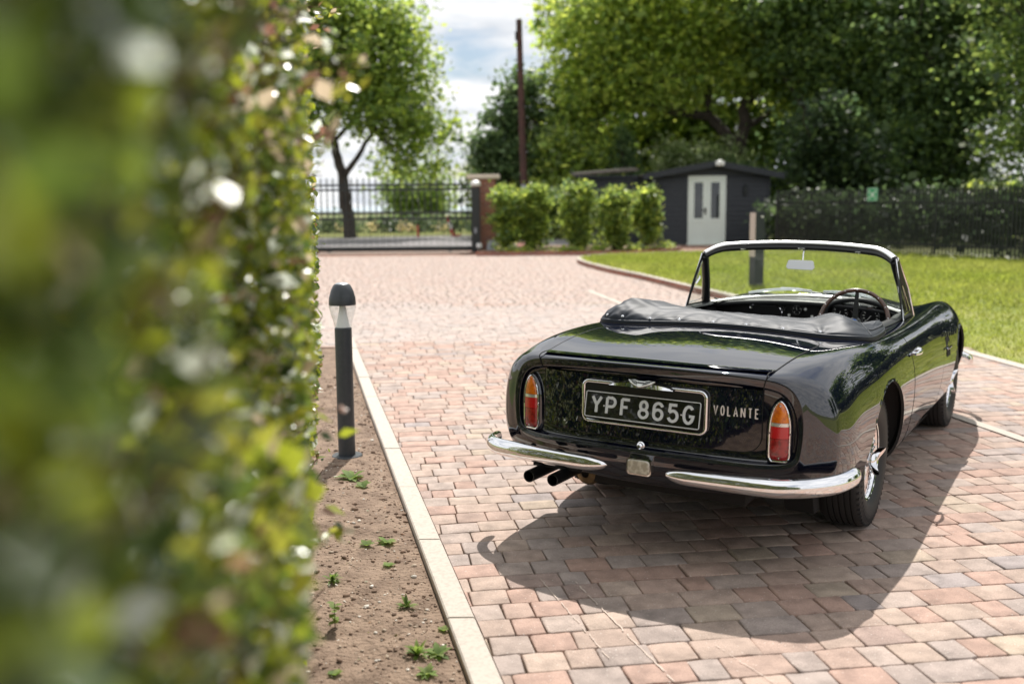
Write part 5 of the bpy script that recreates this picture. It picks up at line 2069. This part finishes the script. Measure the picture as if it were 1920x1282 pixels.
# ---- clipped shrubs in front of the shed
SH = [(-.12, 29.9, .52, 1.93, 'broad clipped shrub next to the brick gate pillar'), (.66, 30.0, .50, 1.90, 'clipped shrub second from the gate pillar, with feathery right side'),
      (1.95, 29.75, .46, 1.88, 'clipped rounded shrub in the middle of the row of five'), (3.05, 29.6, .48, 1.82, 'clipped shrub with sparkling leaves second from the shed end'), (4.12, 30.4, .42, 1.86, 'narrow clipped shrub on a bare stem nearest the shed')]
for i, (x, y, r_, h_, lab) in enumerate(SH):
    bl = [(0, 0, h_ * .78, r_, r_, h_ * .22), (0, 0, h_ * .55, r_ * .92, r_ * .9, h_ * .25), (.05, 0, h_ * .32, r_ * .7, r_ * .7, h_ * .2)]
    for _k in range(5):
        bl.append((random.uniform(-.45, .45) * r_, random.uniform(-.3, .3) * r_, h_ * random.uniform(.35, .95), r_ * random.uniform(.35, .6), r_ * .5, h_ * random.uniform(.08, .16)))
    if i < 4:
        bl.append((0, 0, h_ * .14, r_ * .6, r_ * .6, h_ * .12))
    tree('clipped_shrub', lab, 'shrub', (x, y, .30), [((0, 0, 0), (0, 0, h_ * .5), .07, .05)], bl, 200, 62, .085, LIME + GREEN + DARK[:1], clus=.09, shell=.4, group='clipped shrubs in the bed by the gate', p=[.13, .14, .06, .13, .13, .12, .06, .13, .10])
tree('background_shrub', 'feathery green shrub behind the gap between the clipped shrubs', 'shrub', (1.3, 31.6, .3), None, [(0, 0, 1.5, .8, .4, .75), (-.3, 0, .8, .8, .4, .7), (1.3, 0, .9, .7, .3, .9)], 110, 46, .10, DARK + GREEN, clus=.12, shell=.2)
tree('ground_cover', 'low light green ground cover plants at the foot of the clipped shrubs', 'ground cover', (0, 0, .30), None,
     [(2.5, 29.0, .14, .28, .2, .16), (3.6, 29.1, .12, .35, .25, .16), (4.5, 29.9, .12, .4, .3, .14), (.2, 28.9, .08, .6, .2, .08), (1.5, 28.9, .07, .6, .2, .07)], 90, 24, .075, LIME + PALE[:2], clus=.06, shell=.1)
pk = tree('pink_flowers', 'small cluster of pale pink flowers at the foot of the second clipped shrub', 'flowers', (.28, 28.95, .32), None, [(0, 0, .22, .22, .1, .05)], 14, 8, .06, [(.75, .55, .52), (.6, .42, .40)], clus=.03, shell=.1)

# ================================================================== STRUCTURES
def G(y):
    return float(gz(y))


# gate pillar
px, py = -.83, 30.9
pr = empty('gate_pillar', (px, py, G(py)))
tag(pr, 'red brick gate pillar with pale stone cap', 'pillar')
MB().box((-.36, -.28, 0), (.36, .28, 2.20)).build('brick_shaft', M['brick'], pr, False)
MB().box((-.50, -.42, 2.203), (.50, .42, 2.33), bev=.02).build('cap_stone', M['cap'], pr, False)
pr = empty('gate_pillar', (-9.4, 30.9, G(py)))
tag(pr, 'red brick gate pillar at the far end of the gate hidden by the near hedge', 'pillar')
MB().box((-.36, -.28, 0), (.36, .28, 2.20)).build('brick_shaft', M['brick'], pr, False)
MB().box((-.50, -.42, 2.203), (.50, .42, 2.33), bev=.02).build('cap_stone', M['cap'], pr, False)
# gate post with a round light
gp = empty('gate_post', (-1.06, 30.35, G(30.3)))
tag(gp, 'square black gate post with a round white lamp on top in front of the pillar', 'gate post')
MB().box((-.13, -.1, 0), (.13, .1, 1.95), bev=.01).build('post', M['iron'], gp, False)
MB().lathe([(.12, 1.98), (.16, 2.02), (.15, 2.10), (.08, 2.15), (.001, 2.16)], 20).build('lamp', M['white'], gp)
MB().box((-.04, -.14, .58), (.02, -.10, .74)).build('lock_plate', M['grey'], gp, False)
MB().lathe([(.001, .12), (.08, .14), (.10, .20), (.08, .27), (.001, .29)], 16, Matrix.Translation((.10, -.16, 0))).build('foot_lamp', M['white'], gp)
mo_ = empty('gate_motor', (-.58, 30.35, G(30.3)))
tag(mo_, 'grey tapered gate motor housing at the foot of the pillar', 'gate motor')
v = [(-.17, -.14, 0), (.19, -.14, 0), (.19, .14, 0), (-.17, .14, 0), (-.13, -.1, .36), (.10, -.1, .36), (.10, .1, .36), (-.13, .1, .36)]
MB().add(v, [(0, 3, 2, 1), (4, 5, 6, 7), (0, 1, 5, 4), (1, 2, 6, 5), (2, 3, 7, 6), (3, 0, 4, 7)]).build('housing', M['grey'], mo_, False, bevel=.015)

# sliding gate
gx0, gx1, gy_ = -9.0, -1.18, 30.7
gr = empty('sliding_gate', (gx1, gy_, G(gy_)))
tag(gr, 'wide black iron sliding gate with spiked bars and doubled rails', 'gate')
W_ = gx0 - gx1
for z, hh in ((.10, .07), (1.02, .035), (1.20, .035), (1.90, .03), (2.04, .03)):
    MB().box((W_, -.03, z - hh), (0, .03, z + hh)).build('rail', M['iron'], gr, False)
bars = MB()
for k in range(int(-W_ / .186)):
    x = W_ + .186 * k + .05
    bars.box((x - .017, -.014, .17), (x + .017, .014, 2.20))
    bars.add([(x - .02, 0, 2.20), (x + .02, 0, 2.20), (x, 0, 2.31), (x, .008, 2.22)], [(0, 1, 2), (0, 2, 3), (1, 3, 2), (0, 3, 1)])
    bars.box((x + .093 - .014, -.012, .17), (x + .093 + .014, .012, .985))
bars.build('bars', M['iron'], gr, False)
for x in (-.7, -4.4, -7.9):
    MB().lathe([(.001, -.02), (.05, -.02), (.05, .02), (.001, .02)], 16, Matrix.Translation((x, -.05, .01)), 'Y').build('roller', M['iron'], gr)
sheet('gate_track', [(-9, 30.1), (-1.2, 30.1), (-1.2, 30.5), (-9, 30.5)], .012, M['kerb'])

# red and white barrier post and small red post beyond the gate
bp = empty('barrier_post', (-2.55, 44.6, .36))
tag(bp, 'leaning red and white barrier arm beyond the gate near the pillar', 'barrier')
MB().tube([(0, 0, .0), (-.10, 0, .35)], .085, 10).tube([(.05, 0, .02), (.3, 0, .08)], .05, 8).build('red_base', M['redp'], bp)
MB().tube([(-.101, 0, .352), (-.2, 0, .66)], .075, 10).build('white_band', M['white'], bp)
MB().tube([(-.201, 0, .662), (-.27, 0, .90)], .075, 10).build('red_top', M['redp'], bp)
sp_ = empty('red_marker_post', (-4.1, 44.4, .36))
tag(sp_, 'short thin dark red marker post on the verge beyond the gate', 'post')
MB().tube([(0, 0, 0), (0, 0, .52)], .06, 10).build('shaft', M['redp'], sp_)

# utility pole
up = empty('utility_pole', (.36, 38, .33))
tag(up, 'tall brown wooden pole with a grey metal sleeve on its lower part', 'pole')
MB().tube([(.14, 0, 2.15), (.06, 0, 5.2), (.0, 0, 8.15)], [.135, .125, .11], 14).build('wooden_shaft', M['pole'], up)
MB().tube([(.14, 0, -.1), (.14, 0, 2.147)], [.10, .10], 14).build('metal_sleeve', M['grey'], up)
MB().box((-.15, -.14, 7.4), (-.09, -.05, 7.7)).build('step_bracket', M['iron'], up, False)

# shed
sy = 33.6
sb = empty('timber_shed', (6.62, sy, G(sy)))
sb.scale = (1, 1, 1.075)
tag(sb, 'dark navy weatherboarded shed with pale green double doors', 'shed')
xl, xr_, eave, apex, ax_ = -1.85, 2.02, 2.12, 2.44, .18
board = MB()
hb_ = .15
z = 0
while z < eave - .01:
    z1 = min(z + hb_, eave)
    # clapboards, each leaning out at its foot
    for (a, b) in ((xl, -.70), (.56, xr_)) if z < 2.13 else ((xl, xr_),):
        board.add([(a, -.012, z), (b, -.012, z), (b, .012, z1), (a, .012, z1), (a, .05, z), (b, .05, z), (b, .05, z1), (a, .05, z1)],
                  [(0, 1, 2, 3), (4, 7, 6, 5), (0, 4, 5, 1), (3, 2, 6, 7), (0, 3, 7, 4), (1, 5, 6, 2)])
    for sx in (xl, xr_):
        sgn = 1 if sx > 0 else -1
        board.add([(sx + sgn * .014, .06, z), (sx + sgn * .014, 3.6, z), (sx, 3.6, z1), (sx, .06, z1)], [(0, 1, 2, 3)])
    z += hb_
board.add([(xl, 0, eave), (xr_, 0, eave), (ax_, 0, apex - .03), (xl, .05, eave), (xr_, .05, eave), (ax_, .05, apex - .03)], [(0, 1, 2), (5, 4, 3), (0, 3, 4, 1), (1, 4, 5, 2), (2, 5, 3, 0)])
board.box((xl - .02, -.03, 0), (xl + .07, .02, eave))
board.box((xr_ - .07, -.03, 0), (xr_ + .02, .02, eave))
board.build('wall', M['shed'], sb, False)
rf = MB()
for (xa, za, xb, zb) in ((xl - .38, eave - .02, ax_, apex + .05), (xr_ + .38, eave - .02, ax_, apex + .05)):
    rf.add([(xa, -.30, za + .09), (xb, -.30, zb + .09), (xb, 3.8, zb + .09), (xa, 3.8, za + .09), (xa, -.30, za + .04), (xb, -.30, zb + .04), (xb, 3.8, zb + .04), (xa, 3.8, za + .04)],
           [(0, 1, 2, 3), (7, 6, 5, 4), (0, 4, 5, 1), (3, 2, 6, 7), (0, 3, 7, 4)])
roof = rf.build('roof', M['felt'], sb, False)
fa = MB()
for (xa, za, xb, zb) in ((xl - .40, eave - .04, ax_, apex + .03), (xr_ + .40, eave - .04, ax_, apex + .03)):
    fa.add([(xa, -.34, za - .07), (xb, -.34, zb - .07), (xb, -.34, zb + .12), (xa, -.34, za + .12), (xa, -.303, za - .07), (xb, -.303, zb - .07), (xb, -.303, zb + .12), (xa, -.303, za + .12)],
           [(0, 1, 2, 3), (7, 6, 5, 4), (0, 4, 5, 1), (3, 2, 6, 7), (0, 3, 7, 4)])
fa.build('bargeboard', M['shed'], roof, False)
# lower wing on the left, set back
wg_ = MB()
z = 0
while z < 2.1:
    z1 = min(z + hb_, 2.17)
    wg_.add([(-4.1, .988, z), (xl - .001, .988, z), (xl - .001, 1.012, z1), (-4.1, 1.012, z1)], [(0, 1, 2, 3)])
    wg_.add([(-4.1, .988, z), (-4.1, 1.012, z1), (-4.1, 3.6, z1), (-4.1, 3.6, z)], [(0, 1, 2, 3)])
    z += hb_
wg_.build('side_wing', M['shed'], sb, False)
wr_ = MB()
wr_.add([(-4.4, .70, 2.17), (xl - .42, .70, 2.32), (xl - .42, 3.8, 2.45), (-4.4, 3.8, 2.30), (-4.4, .70, 2.26), (xl - .42, .70, 2.41), (xl - .42, 3.8, 2.54), (-4.4, 3.8, 2.39)],
        [(0, 3, 2, 1), (4, 5, 6, 7), (0, 1, 5, 4), (1, 2, 6, 5), (2, 3, 7, 6), (3, 0, 4, 7)])
wr_.build('wing_roof', M['felt'], sb, False)
MB().box((-4.42, .66, 2.13), (xl - .42, .695, 2.18), Matrix.Rotation(R(0), 4, 'Y')).build('gutter', M['shed'], sb, False)
# door frame and leaves
MB().box((-.70, -.035, .06), (-.63, .03, 2.13)).box((.49, -.035, .06), (.56, .03, 2.13)).box((-.63, -.035, 2.06), (.49, .03, 2.13)).box((-.73, -.06, .0), (.59, .03, .057)).build('door_frame', M['door'], sb, False)
for (xa, xb) in ((-.625, -.072), (-.068, .485)):
    lf = MB()
    lf.box((xa, -.02, .06), (xb, .02, .16)).box((xa, -.02, .16), (xa + .13, .02, 2.055)).box((xb - .13, -.02, .16), (xb, .02, 2.055)).box((xa + .13, -.02, 1.93), (xb - .13, .02, 2.055))
    lf.box((xa + .13, -.02, .70), (xb - .13, .02, .82)).box((xa + .13, -.008, .16), (xb - .13, .015, .70))
    dd = lf.build('door', M['door'], sb, False)
    MB().box((xa + .13, -.004, .82), (xb - .13, .010, 1.93)).build('door_glass', M['dglass'], dd, False)
    if xa < -.5:
        MB().box((xb - .08, -.035, .95), (xb - .02, -.021, 1.15)).tube([(xb - .05, -.05, 1.08), (xb - .14, -.055, 1.08)], .012, 8).build('door_handle', M['iron'], dd, False)
MB().lathe([(.001, -.10), (.07, -.08), (.10, .0), (.09, .05), (.001, .06)], 16, Matrix.Translation((.26, -.42, 2.50)), 'Y').box((.12, -.50, 2.42), (.40, -.36, 2.56), bev=.03).build('floodlight', M['white'], sb)
for x in (-1.62, 1.20):
    MB().box((x - .05, -.12, 1.55), (x + .05, -.013, 1.78), bev=.02).tube([(x, -.08, 1.80), (x, -.08, 1.86)], [.06, .02], 10).build('wall_lamp', M['iron'], sb, False)

# tall square post on the lawn
lp_y = 17.3
lp = empty('lawn_post', (4.26, lp_y, G(lp_y) + .075))
tag(lp, 'square dark post on the lawn with its lit left face painted pale, seen through the windscreen', 'post')
tfp = Matrix.Rotation(R(22), 4, 'Z')
MB().box((-.10, -.085, 0), (.085, .085, 1.28), tfp, bev=.004).build('shaft', M['postd'], lp, False)
MB().box((-.106, -.08, .52), (-.1005, .08, 1.275), tfp).build('pale_panel', M['postlit'], lp, False)  # thin pale sheet painting in the light on the left face
MB().box((.0, -.11, 1.19), (.04, -.086, 1.22), tfp).build('catch', M['white'], lp, False)
MB().box((-.104, -.089, 1.2805), (.089, .089, 1.295), tfp).build('cap', M['postd'], lp, False)

# long dark pale fence
FA, FB = Vector((8.95, 29.3)), Vector((19.5, 12.6))
FA = Vector((7.75, 29.35))
dirv = (Vector((11.9, 23.15)) - FA).normalized()
Lf = 20.5
fr_ = empty('pale_fence', (FA.x, FA.y, G(FA.y)), (0, 0, math.atan2(dirv.y, dirv.x)))
tag(fr_, 'long dark fence of pointed upright pales along the edge of the lawn', 'fence')
nb = 8
bay = Lf / nb
for b in range(nb):
    pb = MB()
    x = b * bay + .05
    while x < (b + 1) * bay - .02:
        yb = FA.y + dirv.y * x
        zb = G(yb) - G(FA.y)
        hgt = 1.80 + rng.normal(0, .012)
        w2 = .024
        pb.box((x - w2, -.008, zb + .04), (x + w2, .008, zb + hgt - .06))
        pb.add([(x - w2, -.008, zb + hgt - .06), (x + w2, -.008, zb + hgt - .06), (x, -.008, zb + hgt), (x - w2, .008, zb + hgt - .06), (x + w2, .008, zb + hgt - .06), (x, .008, zb + hgt)], [(0, 1, 2), (5, 4, 3), (1, 4, 5, 2), (2, 5, 3, 0)])
        x += .098
    pb.build('pale_panel', M['fence'], fr_, False)
    yb = FA.y + dirv.y * b * bay
    zb = G(yb) - G(FA.y)
    MB().box((b * bay - .03, .02, zb), (b * bay + .03, .08, zb + 1.66)).build('fence_post', M['fence'], fr_, False)
    for zr in (.35, 1.40):
        MB().box((b * bay + .031, .0085, zb + zr - .025), ((b + 1) * bay - .031, .05, zb + zr + .025)).build('rail', M['fence'], fr_, False)
# green safety sign fixed to it
sgp = FA + dirv * 3.3
sg = empty('safety_sign', (sgp.x, sgp.y, G(sgp.y)), (0, 0, math.atan2(dirv.y, dirv.x)))
tag(sg, 'small green safety sign with white pictogram on the fence', 'sign')
s0 = MB().box((-.16, -.035, 1.46), (.16, -.012, 1.80), bev=.01).build('sign_plate', M['green'], sg, False)
bt_ = Matrix(((1, 0, 0, -.16), (0, 0, -1, -.0352), (0, 1, 0, 1.46), (0, 0, 0, 1)))
bd = MB()
o_ = [(.16 + a, b) for a, b in rrect(.145, .015, .325, .02, 4)]
o_.append(o_[0])
ribbon(bd, o_, .010, .002, bt_, 0)
bd.build('sign_border', M['white'], s0, False)
pi = MB()
for cx2 in (.125, .16, .195):
    pi.lathe([(.001, .002), (.014, .002), (.014, 0)], 12, bt_ @ Matrix.Translation((cx2, .20 + (.015 if cx2 == .16 else 0), 0)))
    ribbon(pi, [(cx2, .18), (cx2, .12)], .024, .002, bt_, .0002 * cx2)
for (a, b, c, d) in ((.05, .27, .085, .235), (.27, .27, .235, .235), (.05, .06, .085, .095), (.27, .06, .235, .095)):
    ribbon(pi, [(a, b), (c, d)], .016, .002, bt_, .0004)
    pi.add([bt_ @ Vector(q) for q in ((c + (c - a) * .55, d + (d - b) * .55, .003), (c - (d - b) * .7, d + (c - a) * .7, .003), (c + (d - b) * .7, d - (c - a) * .7, .003))], [(0, 1, 2)])
pi.build('sign_pictogram', M['white'], s0, False)
# daisies along the foot of the fence
P = []
for k in range(150):
    t = rng.uniform(2.0, 12)
    q = FA + dirv * t
    P.append((q.x - .35 + rng.normal(0, .16), q.y - .30 + rng.normal(0, .12), G(q.y) + .11 + rng.uniform(0, .09)))
P = np.array(P)
fo = leaf_mesh('daisies', P, .045, pick([(.7, .7, .66), (.62, .6, .5)], len(P)), M['leaf'], None, aspect=.9, up=1.5)
tag(fo, 'small white flowers dotted along the foot of the fence', 'flowers', kind='stuff')

# bollard light
bx, by = -1.075, 6.30
bo = empty('bollard_light', (bx, by, soil_z(bx, by) - .005))
tag(bo, 'dark grey bollard light with clear lantern standing in the soil bed', 'bollard light')
MB().lathe([(.001, .012), (.095, .012), (.100, .006), (.100, -.03)], 40).build('base_plate', M['bollard'], bo)
MB().lathe([(.0545, .0), (.0545, .835), (.050, .840), (.001, .840)], 48).build('shaft', M['bollard'], bo)
MB().lathe([(.052, .842), (.058, .875), (.074, .925), (.083, .962), (.085, .985)], 48).build('lantern_glass', M['lampglass'], bo)
MB().lathe([(.046, .842), (.030, .91), (.018, .985), (.001, .986)], 36).build('reflector_cone', M['white'], bo)
MB().lathe([(.0845, .984), (.0865, .992), (.083, 1.03), (.071, 1.075), (.055, 1.108), (.044, 1.117)], 48).build('lantern_cap', M['bollard'], bo)
MB().lathe([(.0435, 1.1175), (.03, 1.124), (.001, 1.127)], 36).build('cap_disc', M['boltop'], bo)

# ================================================================== NEAR HEDGE
hd = empty('near_hedge', (-.6, 2.0, 0))
tag(hd, 'tall out of focus leafy hedge filling the left of the picture', 'hedge')


def hface(Y):
    return -.085 - .172 * np.maximum(Y, -3) * 1.0


nH = 62000
hy = np.concatenate([rng.uniform(.12, 1.6, 24000), rng.uniform(1.4, 4.6, 62000), rng.uniform(-8, .3, 11000)])
hz_ = rng.uniform(.02, 2.75, len(hy))
wob = .07 * np.sin(hy * 2.9 - hz_ * 3.3 + .5) + .05 * np.sin(hy * 5.3 + hz_ * 2.2) + .035 * np.sin(hy * 11.7 - hz_ * 6.1 + 1) + .03 * np.sin(hz_ * 9.1 + hy * 3.3)
wob *= np.clip(hy, .25, 1)
dep = np.abs(rng.normal(0, .13, len(hy)))
taper = .09 * np.clip(1.1 - hz_, 0, 1.1)
hx_ = hface(hy) + np.minimum(wob, .05) - dep - taper - .012 * np.clip(hy, 0, 5)
# far end of the hedge is rounded
endd = np.clip(hy - 4.1, 0, 1)
hx_ -= endd**2 * 1.6
P = np.column_stack([hx_ + .6, hy - 2.0, hz_])
HP = [(.21, .26, .02), (.14, .19, .02), (.07, .115, .02), (.045, .075, .02), (.27, .29, .04), (.38, .32, .22), (.20, .11, .07), (.50, .54, .48)]  # last, pale silver tone puts glints off glossy leaves into the colour
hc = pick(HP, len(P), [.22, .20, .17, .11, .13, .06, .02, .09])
hn = pick(HP, len(P), [.10, .22, .30, .30, .03, .02, .0, .03])  # near end: darker mix, the shade there is put into the leaf colour
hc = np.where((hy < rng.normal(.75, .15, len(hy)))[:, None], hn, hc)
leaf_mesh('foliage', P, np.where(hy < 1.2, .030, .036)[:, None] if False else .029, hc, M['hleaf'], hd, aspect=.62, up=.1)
# inner mass: twigs, and leaves coloured dark for the deep shade inside
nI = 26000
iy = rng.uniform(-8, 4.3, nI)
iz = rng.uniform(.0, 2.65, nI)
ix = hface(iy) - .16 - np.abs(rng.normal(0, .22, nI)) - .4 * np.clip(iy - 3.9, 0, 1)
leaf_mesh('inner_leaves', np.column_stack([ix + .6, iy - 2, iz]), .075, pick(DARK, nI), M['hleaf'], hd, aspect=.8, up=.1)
tw = MB()
for k in range(420):
    yy = random.uniform(.3, 4.4)
    z0 = random.uniform(0, 2.3)
    x0 = float(hface(yy)) - .25
    e = Vector((float(hface(yy)) - random.uniform(-.05, .1) + .6 - .012 * yy, yy - 2 + random.uniform(-.15, .15), z0 + random.uniform(.1, .4)))
    tw.tube([Vector((x0 + .6, yy - 2, z0)), (Vector((x0 + .6, yy - 2, z0)) + e) / 2 + Vector((0, 0, random.uniform(-.03, .03))), e], [.004, .003, .0015], 4, cap=False)
tw.build('twigs', M['twig'], hd)
st = MB()
for k in range(26):
    yy = -7.5 + .46 * k
    x0 = float(hface(yy)) - .42
    st.tube([(x0 + .6, yy - 2, -.05), (x0 + .6 + random.uniform(-.05, .05), yy - 2, 1.2), (x0 + .6, yy - 2 + random.uniform(-.1, .1), 2.5)], [.022, .016, .008], 7)
st.build('stems', M['bark'], hd)
# long sprigs standing out of the face
SP_P, SP_C = [], []
for (yy, zz, dx, dz) in ((3.9, 2.30, .17, .02), (3.9, 2.22, .10, .06), (3.6, 2.12, .08, .03), (4.2, 2.42, .10, .10), (4.0, 1.95, .07, .12), (3.8, 1.72, .05, .10), (3.9, 1.40, .06, .06), (3.7, .95, .05, .05), (2.2, 1.95, .12, .05), (2.4, 1.7, .09, .04), (2.0, 1.15, .12, .0), (2.2, .85, .14, -.02), (4.1, .5, .05, .05), (1.8, 1.80, .17, .01), (1.7, 1.75, .12, .03), (1.9, 1.86, .13, .0), (1.75, 1.70, .10, -.03), (2.6, 1.62, .08, .03), (3.0, 2.05, .10, .05)):
    a = Vector((float(hface(yy)) - .10 - .012 * yy + .6, yy - 2, zz))
    b = a + Vector((.10 + dx, 0, dz))
    MB().tube([a, (a + b) / 2 + Vector((0, 0, .012)), b], [.003, .0022, .001], 5, cap=False).build('sprig_twig', M['twig'], hd)
    for k in range(24):
        t = random.random()
        SP_P.append(tuple(a.lerp(b, t) + Vector((random.gauss(0, .012), random.gauss(0, .02), random.gauss(0, .018)))))
        SP_C.append(np.array(random.choice(HP)) * random.uniform(.8, 1.3))
leaf_mesh('sprig_leaves', np.array(SP_P), .030, np.array(SP_C), M['hleaf'], hd, aspect=.6)

lp_ = []
for _ in range(170):
    yy = 2.9 + 6 * random.random()
    xx = kerb_x(yy, 'L') - .03 - .9 * random.random()**.8
    lp_.append((xx, yy, soil_z(xx, yy) + .005))
ll = leaf_mesh('leaf_litter', np.array(lp_), .017, pick([(.30, .19, .10), (.20, .12, .07), (.42, .33, .20), (.16, .18, .05)], len(lp_)), M['leaf'], None, up=3.0)
tag(ll, 'small dry leaves and bits of litter lying on the soil bed', 'leaf litter', kind='stuff')

# ================================================================== WEEDS
def weed(x, y, kind, s, lab, seed):
    r_ = random.Random(seed)
    o = empty('weed', (x, y, soil_z(x, y)))
    tag(o, lab, 'weed', 'weeds in the soil bed')
    v, f, cl = [], [], []

    def blade(a, el, L, wd, curl, c):
        n = 5
        p = Vector((0, 0, 0))
        d = Vector((math.cos(a) * math.cos(el), math.sin(a) * math.cos(el), math.sin(el)))
        sd = Vector((-math.sin(a), math.cos(a), 0))
        b = len(v)
        for k in range(n + 1):
            t = k / n
            w_ = wd * math.sin(math.pi * min(1, .12 + .88 * t)) ** .8 * (1 + .25 * (k % 2))
            up = Vector((0, 0, .18 * w_))
            v.extend([tuple(p + sd * w_ + up), tuple(p), tuple(p - sd * w_ + up)])
            p = p + d * (L / n)
            d = (d + Vector((0, 0, -curl / n))).normalized()
        for k in range(n):
            for q in (0, 1):
                f.append((b + 3 * k + q, b + 3 * k + q + 1, b + 3 * k + 4 + q, b + 3 * k + 3 + q))
                cl.append(c)
    nb_ = {'rosette': 13, 'tuft': 22, 'stem': 0, 'seedling': 5}[kind]
    for k in range(nb_):
        c = np.array(r_.choice([(.16, .24, .05), (.12, .19, .04), (.2, .26, .07)])) * r_.uniform(.8, 1.2)
        if kind == 'tuft':
            blade(r_.uniform(0, 6.28), r_.uniform(.35, 1.35), s * r_.uniform(.6, 1.1), s * .10, 1.1, c)
        elif kind == 'rosette':
            blade(k * 2.4, r_.uniform(.15, .8), s * r_.uniform(.6, 1), s * .16, .7, c)
        else:
            blade(k * 1.25, r_.uniform(.3, .7), s * .8, s * .26, .3, c)
    if kind == 'stem':
        for k in range(12):
            b = len(v)
            blade(r_.uniform(0, 6.28), r_.uniform(0, .7), s * .45, s * .15, .4, np.array((.15, .22, .045)) * r_.uniform(.8, 1.2))
            dz = Vector((.02 * s * r_.uniform(-1, 1), 0, s * (.25 + .1 * k)))
            for q in range(b, len(v)):
                v[q] = tuple(Vector(v[q]) + dz)
    np_mesh('leaves', v, f, M['grass'], o, colors=np.array(cl))
    if kind == 'stem':
        MB().tube([(0, 0, 0), (.01 * s, 0, s * 1.4)], [.0022, .001], 5).build('stem', M['twig'], o)
    return o


WE = [(-.345, 3.36, 'tuft', .060, 'largest bushy weed near the bottom edge beside the kerb'), (-.275, 3.38, 'rosette', .055, 'leafy weed touching the largest tuft on its kerb side'), (-.300, 3.22, 'rosette', .042, 'low pale weed at the very bottom edge of the soil bed'),
      (-.68, 3.60, 'stem', .060, 'upright weed on a thin stem near the hedge foot'), (-.43, 3.80, 'tuft', .048, 'spindly grassy weed between upright weed and kerb'), (-.27, 3.60, 'seedling', .03, 'tiny pale seedling close to the kerb above the big tuft'),
      (-.61, 4.62, 'rosette', .060, 'bright green rosette in the middle of the soil bed'), (-.70, 4.57, 'seedling', .045, 'flat seedling left of the bright rosette'), (-.56, 4.28, 'seedling', .036, 'small seedling below the bright green rosette'),
      (-.49, 4.95, 'seedling', .034, 'tiny weed by the kerb above the bright rosette'), (-.96, 5.75, 'rosette', .10, 'broad leaved weed at the foot of the bollard'), (-.86, 5.55, 'seedling', .06, 'small flat weed just below the broad leaved one'),
      (-.85, 6.65, 'rosette', .055, 'weed growing against the kerb just past the bollard'), (-.90, 7.25, 'seedling', .05, 'weed at the kerb further past the bollard'), (-.62, 3.25, 'seedling', .035, 'seedling at the bottom edge nearest the hedge'), (-.78, 4.1, 'tuft', .05, 'trailing weed at the edge of the hedge shadow')]
for i, (x, y, kd, s, lab) in enumerate(WE):
    weed(x, y, kd, s * 1.2, lab, i)
